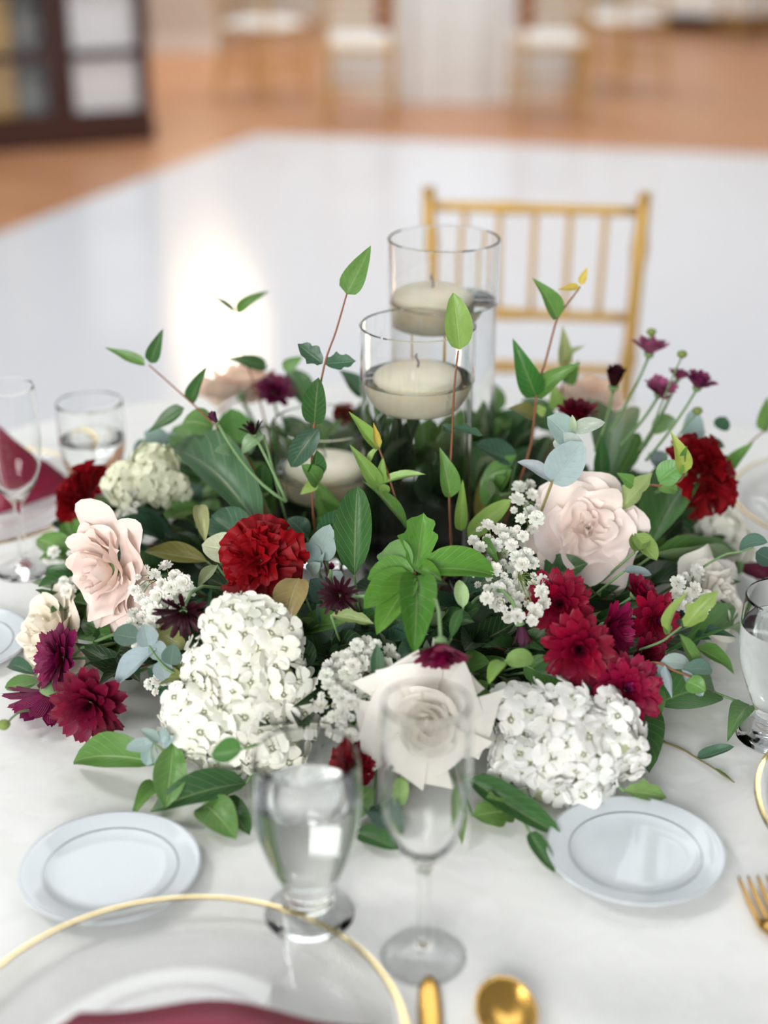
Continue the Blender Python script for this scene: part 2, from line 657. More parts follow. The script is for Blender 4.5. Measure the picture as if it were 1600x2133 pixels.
# ---------------------------------------------------------------- tablecloths
def tablecloth(name, label, cx, cy, R, folds, seed, drop=0.755, group=None):
    rnd = random.Random(seed)
    n = 240 if R > 0.78 else 160
    rows = []
    for k in range(0, 25):
        rows.append((R * k / 24, 0.0, 0.0))
    for a in (0.35, 0.7, 1.0):
        rows.append((R + 0.012 * math.sin(a * 1.57), -0.012 * (1 - math.cos(a * 1.57)), 0.0))
    for k in range(1, 13):
        rows.append((R + 0.012 + 0.05 * k / 12, -0.012 - drop * k / 12, (k / 12) ** 0.8))
    ph = [rnd.uniform(0, 6.28) for _ in range(3)]
    vs, fs = [(0, 0, 0)], []
    for ri, (r, z, w) in enumerate(rows[1:]):
        for k in range(n):
            q = 2 * math.pi * k / n
            fold = 0.035 * w * (math.sin(folds * q + ph[0] + 0.8 * math.sin(3 * q + ph[1])) + 0.4 * math.sin(2.3 * folds // 1 * q + ph[2]))
            rr = r + fold
            vs.append((rr * math.cos(q), rr * math.sin(q), z))
    for k in range(n):
        fs.append((0, 1 + k, 1 + (k + 1) % n))
    for ri in range(len(rows) - 2):
        a, b = 1 + ri * n, 1 + (ri + 1) * n
        for k in range(n):
            k2 = (k + 1) % n
            fs.append((a + k, b + k, b + k2, a + k2))
    o = put(name, mesh_from(name, vs, fs, None, True, M_CLOTH))
    o.location = (cx, cy, TABLE_Z)
    return tag(o, label, 'tablecloth', group)


tablecloth('tablecloth', 'white satin cloth on the round table under the flower centerpiece', 0.0, 1.42, 0.80, 22, 1)
BT = on_plane(950, 238, 0.0)
BTC = Vector((BT.x, BT.y + 1.2, 0))
tablecloth('tablecloth', 'white floor-length cloth on the far table with napkins hanging over its edge', BTC.x, BTC.y, 0.76, 18, 4)
p = on_plane(1520, 70, 0.0)
tablecloth('tablecloth', 'pale cloth on the most distant table, beyond the bare wood floor', p.x, p.y + 0.85, 0.76, 18, 7, drop=0.60)


bt = thing('banquet_table', 'dark wooden legs of the most distant table showing below its pale cloth', 'table', (p.x, p.y + 0.85, 0))
put('tabletop', lathe('tabletop', [(0, 0.735), (0.75, 0.735), (0.75, 0.757), (0, 0.757)], M_DARKWOOD, 48), bt)
for sx, sy in ((-1, -1), (1, -1), (-1, 1), (1, 1)):
    put('leg', MB().tube([(sx * 0.48, sy * 0.48, 0), (sx * 0.46, sy * 0.46, 0.4), (sx * 0.45, sy * 0.45, 0.736)], [0.022, 0.03, 0.035], 10).build('leg', M_DARKWOOD), bt)


def hanging_napkin(px, label):
    """burgundy napkin draped over the edge of the far table"""
    x = (px - 800) / F_PX * depth_of((0, BTC.y - 0.7, 0.6))
    dx = x - BTC.x
    yy = BTC.y - math.sqrt(max(0.83 ** 2 - dx ** 2, 0.01))
    t = thing('napkin', label, 'napkin', (x, yy + 0.02, TABLE_Z), 'napkins on the far table')
    vs, fs = [], []
    path = [(0.16, 0.008), (0.06, 0.008), (0.0, 0.006), (-0.03, -0.02), (-0.055, -0.12), (-0.065, -0.24), (-0.07, -0.33)]
    for s in (0, 1):
        for j, (y, z) in enumerate(path):
            for i in range(9):
                u = -1 + i / 4
                w = 0.055 * (1 - 0.15 * j / 6)
                vs.append((u * w, y - s * 0.008 - 0.012 * math.cos(u * 6) * j / 6, z + (0.0 if j > 2 else s * 0.008) - (0.03 * (1 - abs(u)) if j == 6 else 0)))
    m = len(path)
    for s in (0, 1):
        for j in range(m - 1):
            for i in range(8):
                a = s * m * 9 + j * 9 + i
                fs.append((a, a + 1, a + 10, a + 9) if s else (a, a + 9, a + 10, a + 1))
    put('cloth', mesh_from('cloth', vs, fs, None, True, M_NAP), t)


hanging_napkin(800, 'burgundy napkin hanging off the far table on the cabinet side')
hanging_napkin(1096, 'burgundy napkin hanging off the far table on the side away from the cabinet')

# ---------------------------------------------------------------- dark display cabinet
P1, P2 = on_plane(-50, 322, 0.0), on_plane(322, 294, 0.0)
axis = (P2 - P1)
CW = axis.length
cab = thing('display_cabinet', 'dark wood display cabinet with glazed doors at the edge of the hall', 'cabinet', P1)
cab.rotation_euler = (0, 0, math.atan2(axis.y, axis.x))
CH, CD = 1.95, 0.42
carc = MB()
carc.box(0, 0.03, 0.03, CD, 0, CH).box(CW - 0.03, CW, 0.03, CD, 0, CH).box(0.03, CW - 0.03, CD - 0.02, CD, 0, CH)
carc.box(0.03, CW - 0.03, 0.03, CD - 0.02, 0, 0.13).box(0.03, CW - 0.03, 0.03, CD - 0.02, CH - 0.06, CH)
put('carcass', carc.build('carcass', M_DARKWOOD, False), cab)
put('plinth', MB().box(-0.01, CW + 0.01, 0.0, 0.03, 0, 0.13).build('plinth', M_DARKWOOD, False), cab)
put('cornice', MB().box(-0.03, CW + 0.03, -0.02, CD, CH, CH + 0.05).build('cornice', M_DARKWOOD, False), cab)
ROWS = 5
h0 = 0.13
rowh = (CH - 0.06 - h0) / ROWS
for k in range(1, ROWS):
    put('shelf', MB().box(0.03, CW - 0.03, 0.06, CD - 0.02, h0 + rowh * k - 0.012, h0 + rowh * k + 0.012).build('shelf', M_DARKWOOD, False), cab)
for s in range(2):
    x0 = 0.0 if s == 0 else CW / 2
    x1 = x0 + CW / 2
    d = put('door', None or MB().box(x0 + 0.003, x0 + 0.065, 0.0, 0.03, h0, CH).box(x1 - 0.065, x1 - 0.003, 0, 0.03, h0, CH)
            .box(x0 + 0.065, x1 - 0.065, 0, 0.03, h0, h0 + 0.05).box(x0 + 0.065, x1 - 0.065, 0, 0.03, CH - 0.07, CH).build('door', M_DARKWOOD, False), cab)
    for k in range(1, ROWS):
        put('glazing_bar', MB().box(x0 + 0.065, x1 - 0.065, 0.002, 0.028, h0 + rowh * k - 0.02, h0 + rowh * k + 0.02).build('glazing_bar', M_DARKWOOD, False), d)
    for k in range(ROWS):
        put('pane', MB().box(x0 + 0.065, x1 - 0.065, 0.012, 0.016, h0 + rowh * k + 0.022, h0 + rowh * (k + 1) - 0.02).build('pane', M_PANE, False), d)
    kx = (x1 - 0.03) if s == 0 else (x0 + 0.03)
    put('knob', lathe('knob', smooth_prof([(0, 0.03), (0.012, 0.028), (0.014, 0.02), (0.006, 0.01), (0.006, 0)]), M_GOLD, 16), d,
        Matrix.Translation((kx, 0, 1.0)) @ Matrix.Rotation(math.pi / 2, 4, 'X'))
cm = cab.matrix_basis
cab_rot = Matrix.Rotation(cab.rotation_euler.z, 4, 'Z')
for k in range(3):
    zz = h0 + rowh * k + 0.013 if k else h0 + 0.001
    where = ('lowest', 'second', 'third')[k]

    def inside(name, label, cat, mesh, x, y, grp):
        o = put(name, mesh)
        q = cab_rot @ Vector((x, y, zz))
        o.location = P1 + q
        o.rotation_euler = (0, 0, cab.rotation_euler.z)
        return tag(o, label, cat, grp)

    bh = rowh * 0.9
    mb = MB().box(-0.10, 0.10, -0.10, 0.10, 0, bh * 0.8).box(-0.104, 0.104, -0.104, 0.104, bh * 0.8, bh)
    inside('gift_box', 'gold lidded box on the %s shelf inside the cabinet' % where, 'box', mb.build('gift_box', M_GOLDBOX, False), 0.165, 0.22, 'gold boxes in the cabinet')
    inside('vase', 'grey ceramic vase on the %s shelf inside the cabinet' % where, 'vase',
           lathe('vase', smooth_prof([(0, 0), (0.05, 0), (0.075, 0.07), (0.08, 0.14), (0.05, 0.2), (0.035, 0.24), (0.045, 0.27), (0.04, 0.268), (0.03, 0.24), (0.045, 0.2), (0, 0.19)]), M_GREYPOT, 24), 0.36, 0.2, 'grey vases in the cabinet')
    mb = MB()
    for j in range(8):
        w = 0.004 * (j % 3)
        mb.box(-0.20 + w, 0.20 - w, -0.12 + w, 0.12 - w, bh * j / 8, bh * (j + 0.93) / 8)
    lt = thing('linen_stack', 'tall stack of folded white linen on the %s cabinet shelf' % where, 'linen', P1 + cab_rot @ Vector((CW * 0.75, 0.17, zz)), 'folded linen in the cabinet')
    lt.rotation_euler = (0, 0, cab.rotation_euler.z)
    for j in range(8):
        w = 0.004 * (j % 3)
        put('folded_cloth', MB().box(-0.20 + w, 0.20 - w, -0.12 + w, 0.12 - w, bh * j / 8, bh * (j + 0.97) / 8).build('folded_cloth', M_LINEN, False), lt)

# ---------------------------------------------------------------- tableware
TZ = TABLE_Z + 0.0005


def lathe_part(name, prof, mat, parent, n=64, sub=0, M=None):
    return put(name, lathe(name, smooth_prof(prof, sub) if sub else prof, mat, n), parent, M)


GOB_OUT = [(0, 0), (0.0325, 0), (0.034, 0.0025), (0.031, 0.006), (0.0225, 0.0095), (0.0185, 0.014), (0.0195, 0.019), (0.0205, 0.022), (0.0195, 0.0255), (0.0225, 0.033),
           (0.031, 0.053), (0.038, 0.076), (0.0412, 0.098), (0.0415, 0.12), (0.0402, 0.1455)]
GOB_IN = [(0.0395, 0.1462), (0.0388, 0.1455), (0.0398, 0.12), (0.0394, 0.098), (0.0362, 0.077), (0.029, 0.055), (0.0205, 0.038), (0.011, 0.0335), (0, 0.033)]


def goblet(loc, label, level=0.112):
    t = thing('water_goblet', label, 'glass', (loc[0], loc[1], TZ), 'water goblets')
    lathe_part('bowl_and_foot', smooth_prof(GOB_OUT, 3)[:-1] + [(0.0402, 0.1455)] + smooth_prof(GOB_IN, 3), M_GOBLET, t)
    inn = [(r + 0.0006, z) for r, z in reversed(smooth_prof(GOB_IN, 3)) if z < level]
    inn[0] = (0, 0.0325)
    re = inn[-1][0]
    lathe_part('water', inn + [(re, level), (re - 0.001, level - 0.0004), (0, level - 0.0004)], M_WATER, t)
    return t


FL_OUT = [(0, 0), (0.030, 0), (0.0312, 0.0012), (0.0285, 0.003), (0.018, 0.0058), (0.010, 0.0095), (0.0055, 0.0155), (0.0042, 0.03), (0.0042, 0.068), (0.0058, 0.082),
          (0.0125, 0.0935), (0.0225, 0.109), (0.0296, 0.131), (0.0326, 0.158), (0.0327, 0.19), (0.0308, 0.222)]
FL_IN = [(0.0304, 0.2224), (0.0299, 0.222), (0.0317, 0.19), (0.0316, 0.158), (0.0286, 0.132), (0.0212, 0.111), (0.0105, 0.0975), (0.004, 0.092), (0, 0.091)]


def flute(loc, label):
    t = thing('champagne_flute', label, 'glass', (loc[0], loc[1], TZ), 'champagne flutes')
    lathe_part('bowl_and_foot', smooth_prof(FL_OUT, 3) + smooth_prof(FL_IN, 3), M_FLUTE, t)
    return t


g = on_plane(645, 1903)
goblet(g, 'clear stemmed goblet of water beside the empty flute, between the bread plates')
g = on_plane(881, 1994)
flute(g, 'empty champagne flute in front of the white rose')
g = at(1612, 1535, 1.21)
goblet(g, 'clear water goblet at the table edge beside the trailing vine', 0.118)
g = on_plane(52, 1188)
flute(g, 'empty champagne flute standing by the dark red carnation and burgundy napkin')
g = on_plane(205, 1068)
goblet(g, 'blurred water goblet behind the dark red carnation and beside the far napkin', 0.10)


def bread_plate(loc, label):
    t = thing('bread_plate', label, 'plate', (loc[0], loc[1], TZ), 'white bread plates')
    lathe_part('dish', smooth_prof([(0, 0.0), (0.040, 0.0), (0.044, 0.0008), (0.053, 0.0050), (0.0715, 0.0100), (0.0727, 0.0112), (0.0715, 0.0120), (0.055, 0.0080), (0.049, 0.0058), (0.040, 0.0042), (0.02, 0.0033), (0, 0.003)], 3), M_PORC, t, 96)
    for r, z, nm in ((0.0722, 0.0118, 'rim_line'), (0.0545, 0.0079, 'inner_line')):
        lathe_part(nm, [(r - 0.0006, z - 0.0006), (r + 0.0004, z - 0.0005), (r + 0.0003, z + 0.0005), (r - 0.0005, z + 0.0003), (r - 0.0006, z - 0.0006)], M_SILVER, t, 96)
    return t


g = on_plane(232, 1826)
bread_plate(g, 'white bread plate with silver lines partly behind the glass charger rim')
g = on_plane(1322, 1790)
bread_plate(g, 'white bread plate with silver lines below the rounder white hydrangea')
g = on_plane(-82, 1352)
bread_plate(g, 'white bread plate cut off by the frame near the cream rose')


def charger(loc, label):
    t = thing('charger_plate', label, 'charger', (loc[0], loc[1], TZ), 'clear gold-rimmed chargers')
    top = [(0.1615, 0.0165), (0.158, 0.0165), (0.150, 0.0140), (0.1425, 0.0118), (0.1395, 0.0150), (0.1365, 0.0112), (0.1325, 0.0138), (0.129, 0.0096), (0.118, 0.0076), (0.1145, 0.0108), (0.111, 0.0066),
           (0.10, 0.0048), (0.078, 0.0046), (0.075, 0.0075), (0.072, 0.0044), (0, 0.0044)]
    bot = [(0, 0), (0.098, 0), (0.108, 0.0012), (0.14, 0.0078), (0.1605, 0.0138)]
    lathe_part('glass_dish', bot + top, M_PANE, t, 128)
    lathe_part('gold_rim', [(0.1578, 0.0168), (0.1595, 0.0173), (0.1622, 0.0172), (0.1630, 0.0158), (0.1618, 0.0145), (0.1605, 0.0166), (0.1578, 0.0168)], M_RIM, t, 128)
    return t


CHA = on_plane(365, 2222)
charger(CHA, 'clear glass charger with gold rim, ridged rings and a burgundy napkin')
charger((0.482, 1.068), 'clear glass charger with gold rim beside the gold fork')
charger((0.60, 1.73), 'blurred gold-rimmed charger across the table near the white rose')
CHL = on_plane(30, 1068)
charger((CHL.x - 0.06, CHL.y + 0.02), 'blurred charger across the table under the upright burgundy napkin')


def napkin_flat(loc, label):
    t = thing('napkin', label, 'napkin', loc)
    vs, fs = [], []
    nx, ny = 16, 10
    for s in (0, 1):
        for j in range(ny + 1):
            for i in range(nx + 1):
                u, v = i / nx, j / ny
                x = -0.115 + 0.235 * u
                y = -0.10 + 0.185 * v + 0.018 * math.sin(u * 3.1) * v - (0.02 * v if u < 0.1 else 0)
                z = 0.002 + s * (0.012 + 0.010 * math.sin(u * 5 + v * 2) ** 2 + 0.012 * v * (1 - u) ** 2)
                vs.append((x, y, z))
    k = (nx + 1) * (ny + 1)
    for s in (0, 1):
        for j in range(ny):
            for i in range(nx):
                a = s * k + j * (nx + 1) + i
                q = (a, a + 1, a + nx + 2, a + nx + 1)
                fs.append(q if s else q[::-1])
    edge = [i for i in range(nx + 1)] + [j * (nx + 1) + nx for j in range(1, ny + 1)] + [ny * (nx + 1) + i for i in range(nx - 1, -1, -1)] + [j * (nx + 1) for j in range(ny - 1, 0, -1)]
    for a, b in zip(edge, edge[1:] + edge[:1]):
        fs.append((a, b, b + k, a + k))
    put('folded_cloth', mesh_from('folded_cloth', vs, fs, None, True, M_NAP), t)
    return t


np_ = on_plane(380, 2113, TABLE_Z + 0.012)
napkin_flat((np_.x + 0.018, np_.y - 0.112, TZ + 0.0066), 'folded burgundy napkin lying on the ridged glass charger')

# upright napkin on the far charger: a standing pyramid fold
t = thing('napkin', 'burgundy napkin folded upright on the far charger behind the flute', 'napkin', (CHL.x - 0.02, CHL.y + 0.03, TZ + 0.006))
for s, nm in ((-1, 'napkin_fold'), (1, 'napkin_fold')):
    vs, fs = [], []
    for j in range(7):
        for i in range(7):
            u, v = i / 6, j / 6
            w = 0.085 * (1 - v)
            x = s * w * u + s * 0.004
            y = -0.05 * (1 - v) * (1 - u) + 0.035 * u * (1 - v) + 0.004 * math.sin(v * 6)
            vs.append((x, y, 0.10 * v))
    for j in range(6):
        for i in range(6):
            a = j * 7 + i
            q = (a, a + 1, a + 8, a + 7)
            fs.append(q if s > 0 else q[::-1])
    o = put(nm, mesh_from(nm, vs, fs, None, True, M_NAP), t)
    sd = o.modifiers.new('thickness', 'SOLIDIFY')
    sd.thickness = 0.004


def outline_solid(name, pts, zf, th, mat, parent, M=None):
    """a bar from a list of (y, half width), height by zf(y), thickness th"""
    vs, fs = [], []
    for y, w in pts:
        z = zf(y)
        for x, zz in ((-w, z), (-w * 0.6, z + th), (w * 0.6, z + th), (w, z)):
            vs.append((x, y, zz))
        vs += [(0.6 * w, y, z - th * 0.4), (-0.6 * w, y, z - th * 0.4)]
    n = 6
    for i in range(len(pts) - 1):
        for k in range(n):
            k2 = (k + 1) % n
            fs.append((i * n + k, i * n + k2, (i + 1) * n + k2, (i + 1) * n + k))
    fs.append(tuple(range(n))[::-1])
    fs.append(tuple((len(pts) - 1) * n + k for k in range(n)))
    return put(name, mesh_from(name, vs, fs, None, True, mat), parent, M)


def spoon(loc, rz, label):
    t = thing('spoon', label, 'spoon', loc)
    t.rotation_euler = (0, 0, rz)
    n, m = 16, 12
    vs, fs = [], []
    for s in (0, 1):
        for j in range(m + 1):
            for i in range(n):
                q = 2 * math.pi * i / n
                r = j / m
                x = 0.0225 * r * math.cos(q)
                y = 0.033 * r * math.sin(q) * (1.05 if math.sin(q) > 0 else 1.0)
                vs.append((x, y - 0.033, 0.002 + 0.009 * r * r + s * 0.0016))
    k = (m + 1) * n
    for s in (0, 1):
        for j in range(m):
            for i in range(n):
                i2 = (i + 1) % n
                a = s * k + j * n
                q = (a + i, a + n + i, a + n + i2, a + i2)
                fs.append(q if not s else q[::-1])
    for i in range(n):
        i2 = (i + 1) % n
        fs.append((m * n + i, k + m * n + i, k + m * n + i2, m * n + i2))
    put('bowl', mesh_from('bowl', vs, fs, None, True, M_GOLD), t)
    outline_solid('handle', [(-0.064, 0.006), (-0.075, 0.0045), (-0.11, 0.004), (-0.15, 0.006), (-0.185, 0.008), (-0.198, 0.005)], lambda y: 0.009 - 0.004 * abs(math.sin((y + 0.064) * 12)), 0.003, M_GOLD, t)
    return t


sp = on_plane(1040, 2064)
spoon((sp.x, sp.y, TZ), math.radians(4), 'gold spoon with rounded bowl lying beside the gold knife')
kn = on_plane(893, 2043)
t = thing('knife', 'gold table knife with rounded tip lying beside the glass charger', 'knife', (kn.x, kn.y, TZ))
outline_solid('blade', [(0, 0.003), (-0.004, 0.0062), (-0.012, 0.008), (-0.03, 0.009), (-0.07, 0.009), (-0.095, 0.007), (-0.10, 0.0055)], lambda y: 0.002, 0.0022, M_GOLD, t)
outline_solid('handle', [(-0.098, 0.0055), (-0.11, 0.0055), (-0.15, 0.0075), (-0.19, 0.009), (-0.205, 0.008), (-0.21, 0.004)], lambda y: 0.002, 0.005, M_GOLD, t)
fk = on_plane(1566, 1842)
t = thing('fork', 'gold dinner fork with four slim tines beside the charger rim', 'fork', (fk.x, fk.y, TZ))
t.rotation_euler = (0, 0, math.radians(5))
for k in range(4):
    x = -0.0115 + 0.0077 * k
    outline_solid('tine', [(0, 0.0008), (-0.006, 0.0016), (-0.03, 0.002), (-0.048, 0.0024), (-0.056, 0.003)], lambda y: 0.004 + 0.8 * (0.03 + y) ** 2 * 4, 0.0018, M_GOLD, t, Matrix.Translation((x, 0, 0)))
outline_solid('neck', [(-0.052, 0.0135), (-0.06, 0.0135), (-0.072, 0.008), (-0.085, 0.004), (-0.10, 0.0035)], lambda y: 0.005, 0.0022, M_GOLD, t)
outline_solid('handle', [(-0.098, 0.0035), (-0.13, 0.0045), (-0.17, 0.0075), (-0.195, 0.008), (-0.20, 0.005)], lambda y: 0.005, 0.003, M_GOLD, t)

# ---------------------------------------------------------------- candle cylinders
VASES = []


def candle_vase(cx, cy, R, H, level, cand_off, label, clabel):
    VASES.append((cx, cy, R))
    t = thing('cylinder_vase', label, 'vase', (cx, cy, TZ), 'glass cylinder vases')
    w = 0.0028
    lv = level + 0.0005
    lathe_part('lower_wall', [(0, 0), (R - 0.003, 0), (R, 0.003), (R, lv), (R - w, lv), (R - w, 0.014), (R - w - 0.004, 0.010), (0, 0.010)], M_THIN, t, 96)
    lathe_part('upper_wall', [(R - w, lv), (R, lv), (R, H - 0.001), (R - 0.001, H), (R - w + 0.001, H), (R - w, H - 0.001), (R - w, lv)], M_GLASS, t, 96)
    lathe_part('water', [(0, 0.0097), (R - w - 0.004, 0.0097), (R - w + 0.0006, 0.0142), (R - w + 0.0006, level + 0.0012), (R - w - 0.0012, level), (0, level)], M_WATER, t, 96)
    c = thing('floating_candle', clabel, 'candle', (cx + cand_off[0], cy + cand_off[1], TZ + level - 0.033), 'ivory floating candles')
    lathe_part('wax', smooth_prof([(0, 0.0), (0.027, 0.0), (0.036, 0.006), (0.0445, 0.022), (0.046, 0.034), (0.043, 0.040), (0.031, 0.0445), (0.014, 0.0465), (0, 0.046)], 3), M_WAX, c, 48)
    put('wick', MB().tube([(0, 0, 0.044), (0.001, 0, 0.051), (-0.002, 0.001, 0.057), (-0.001, 0, 0.061)], [0.0014, 0.0013, 0.0012, 0.0008]).build('wick', M_WICK), c)


candle_vase(0.035, 1.50, 0.0605, 0.314, 0.256, (0.0, -0.004), 'middle-height glass cylinder with a floating candle, in front of the tallest', 'ivory candle with grey wick floating in the middle-height cylinder')
candle_vase(0.066, 1.632, 0.062, 0.372, 0.302, (-0.012, 0.006), 'tallest clear glass cylinder, rising in front of the gold chair', 'ivory candle floating in the tallest cylinder')
candle_vase(-0.068, 1.592, 0.0595, 0.172, 0.115, (0.0, 0.0), 'shortest glass cylinder, sunk among the leaves', 'ivory candle floating in the shortest cylinder')

# ---------------------------------------------------------------- flower and leaf builders
RND = random.Random(11)
_cache = {}


def frame(origin, y_axis, normal):
    y = Vector(y_axis).normalized()
    z = Vector(normal) - y * Vector(normal).dot(y)
    if z.length < 1e-6:
        z = y.orthogonal()
    z.normalize()
    x = y.cross(z)
    M = Matrix((x, y, z)).transposed().to_4x4()
    M.translation = origin
    return M




def leaf_width(kind, v):
    if kind == 'lance':      # ovate with a drawn-out tip
        return max(0.0, math.sin(math.pi * v ** 0.62)) ** 0.85 * (1 - 0.25 * v)
    if kind == 'narrow':
        return max(0.0, math.sin(math.pi * v ** 0.8)) ** 0.9
    if kind == 'oval':       # broad with a short tip
        return max(0.0, math.sin(math.pi * v ** 0.82)) ** 0.62
    if kind == 'obov':       # widest towards the tip, blunt end
        return max(0.0, math.sin(math.pi * v ** 1.18)) ** 0.58
    if kind == 'round':
        return max(0.0, math.sin(math.pi * v ** 0.95)) ** 0.5
    if kind == 'lobed':
        return max(0.0, math.sin(math.pi * v ** 0.8)) ** 0.75 * (1 + 0.22 * math.sin(v * 19) * (v > 0.15))
    return max(0.0, math.sin(math.pi * v))


def leaf_mesh(kind, bend, fold, mat):
    key = ('leaf', kind, bend, fold, mat.name)
    if key in _cache:
        return _cache[key]
    nv, nu = 10, 4
    vs, fs, uv = [], [], []
    for j in range(nv + 1):
        v = j / nv
        w = leaf_width(kind, v) * 0.5
        if j == 0:
            w = 0.02
        for i in range(nu + 1):
            u = -1 + 2 * i / nu
            lob = 1.0
            if kind == 'lobed':
                lob = 1 + 0.10 * math.sin(v * 23 + (2 if u > 0 else 0))
            x = u * w * lob
            z = bend * 4 * v * (1 - v) + fold * abs(u) * w * 1.6 + 0.012 * math.sin(v * 11 + (u > 0) * 2) * abs(u) ** 2
            # x is in units of width, y and z in units of length
            vs.append((x, v, z))
            uv.append((0.5 + 0.5 * u, v))
    for j in range(nv):
        for i in range(nu):
            a = j * (nu + 1) + i
            fs.append((a, a + 1, a + nu + 2, a + nu + 1))
    m = mesh_from('leaf', vs, fs, uv, True, mat)
    _cache[key] = m
    return m


def jitter(col, rnd=RND, a=0.14):
    k = 1 + rnd.uniform(-a, a)
    return tuple(min(1, c * k * (1 + rnd.uniform(-0.4, 0.4) * a)) for c in col[:3]) + (1,)


G_MID = lin(98, 142, 70)
G_DARK = lin(60, 102, 54)
G_DEEP_SHADE = lin(36, 64, 36)  # dark leaf green, darkened further to paint in the shade between flowers
G_LIGHT = lin(142, 178, 92)
G_LIME = lin(178, 196, 92)
G_BLUE = lin(66, 104, 82)
G_EUC = lin(160, 180, 180)
G_EUCD = lin(96, 122, 112)
G_OLIVE = lin(126, 128, 66)
G_TAN = lin(160, 138, 86)
G_PALE = lin(184, 190, 158)
G_YELLOW = lin(214, 190, 90)
S_BROWN = lin(134, 88, 62)
S_GREEN = lin(118, 150, 100)


def add_leaf(parent, base, tip, width, col, kind='lance', bend=None, fold=0.18, normal=None, name='leaf', tilt=0.35, rnd=RND):
    base, tip = Vector(base), Vector(tip)
    L = (tip - base).length
    if bend is None:
        bend = rnd.choice((-0.05, 0.04, 0.09, 0.14))
    mat = M_EUC if kind == 'round' or col in (G_EUC, G_EUCD) else M_LEAF
    if normal is None:
        view = (EYE - (base + tip) / 2).normalized()
        normal = view * 0.75 + UP * 0.55 + Vector((rnd.uniform(-1, 1), rnd.uniform(-1, 1), rnd.uniform(-1, 1))) * tilt
    M = frame(base - Vector(parent.location), tip - base, normal) @ Matrix.Diagonal((width, L, L, 1))
    return put(name, leaf_mesh(kind, bend, fold, mat), parent, M, jitter(col))


def bez(p0, p1, p2, n):
    return [p0.lerp(p1, i / n).lerp(p1.lerp(p2, i / n), i / n) for i in range(n + 1)]


def foam_point(p, r=0.5):
    q = Vector((p.x * r, DC.y + (p.y - DC.y) * r, TABLE_Z + 0.035))
    for cx, cy, R in VASES:
        d = Vector((q.x - cx, q.y - cy, 0))
        if d.length < R + 0.02:
            d = d.normalized() * (R + 0.022) if d.length > 1e-5 else Vector((R + 0.022, 0, 0))
            q.x, q.y = cx + d.x, cy + d.y
    return q


def stem_part(root, start, end, r, col, name='stem', mid=None):
    """a stem from a world point to another, as a part of root (root may be rotated)"""
    inv = Matrix.LocRotScale(root.location, root.rotation_quaternion if root.rotation_mode == 'QUATERNION' else None, None).inverted()
    start, end = Vector(start), Vector(end)
    mid = Vector(mid) if mid is not None else start.lerp(end, 0.5) + Vector((0, 0, 0.01))
    pts = [inv @ p for p in bez(start, mid, end, 6)]
    m = MB().tube(pts, [r * (0.85 + 0.15 * i / 6) for i in range(7)], 6).build(name, M_STEM)
    return put(name, m, root, None, col)


def face_rot(face, spin):
    d = Vector((face[0], -face[2], face[1])).normalized()
    return d.to_track_quat('Z', 'Y') @ Quaternion((0, 0, 1), spin)


# ---- roses
def rose_petal(key, prof, span, ruffle, tip, seed, mat, nu=12, nv=10, lip=0.0, square=0.0):
    k = ('rose', key, seed, mat.name)
    if k in _cache:
        return _cache[k]
    rnd = random.Random(seed * 31 + 7)
    ph = [rnd.uniform(0, 6.28) for _ in range(4)]
    (r0, z0), (r1, z1), (r2, z2) = prof
    vs, fs, uv = [], [], []
    for j in range(nv + 1):
        for i in range(nu + 1):
            u, v = -1 + 2 * i / nu, j / nv
            ve = v * (1 - tip * abs(u) ** 2.6 + 0.05 * math.sin(u * 5 + ph[3]) * v)
            if square:
                ve = v * (0.86 + 0.17 * abs(u) ** 2.2)
            r = (1 - ve) ** 2 * r0 + 2 * ve * (1 - ve) * r1 + ve * ve * r2
            z = (1 - ve) ** 2 * z0 + 2 * ve * (1 - ve) * z1 + ve * ve * z2
            wspan = span * (0.55 + 0.45 * min(1, v * 2.2)) * ((1.25 - 0.35 * v) if square else 1.0)
            q = u * wspan / 2
            rr = r * (1 + 0.10 * u) + ruffle * math.sin(4.2 * u + ph[0]) * v * v
            z += ruffle * 0.9 * math.sin(5.0 * u + ph[1]) * v * v
            if square:
                z -= 0.16 * abs(u) ** 2.2 * v
            if v > 0.72:
                e = (v - 0.72) / 0.28
                rr += lip * e * e
                z -= lip * 0.9 * e * e
            vs.append((rr * math.cos(q), rr * math.sin(q), z))
            uv.append((0.5 + 0.5 * u, v))
    for j in range(nv):
        for i in range(nu):
            a = j * (nu + 1) + i
            fs.append((a, a + 1, a + nu + 2, a + nu + 1))
    m = mesh_from('petal', vs, fs, uv, True, mat)
    _cache[k] = m
    return m


ROSE_RINGS = [  # count, profile, span, ruffle, tip, lip
    (3, ((0.02, 0.10), (0.10, 0.40), (0.04, 0.58)), 2.9, 0.02, 0.15, 0.0),
    (4, ((0.04, 0.08), (0.22, 0.38), (0.15, 0.60)), 2.1, 0.03, 0.18, 0.015),
    (5, ((0.05, 0.05), (0.36, 0.30), (0.28, 0.59)), 1.75, 0.035, 0.2, 0.03),
    (5, ((0.06, 0.02), (0.50, 0.20), (0.45, 0.54)), 1.6, 0.04, 0.22, 0.05),
    (6, ((0.07, -0.02), (0.58, 0.06), (0.64, 0.44)), 1.45, 0.045, 0.22, 0.07),
    (6, ((0.07, -0.06), (0.62, -0.06), (0.83, 0.28)), 1.4, 0.05, 0.22, 0.08),
    (5, ((0.07, -0.10), (0.62, -0.10), (1.0, 0.08)), 1.4, 0.06, 0.2, 0.08),
]


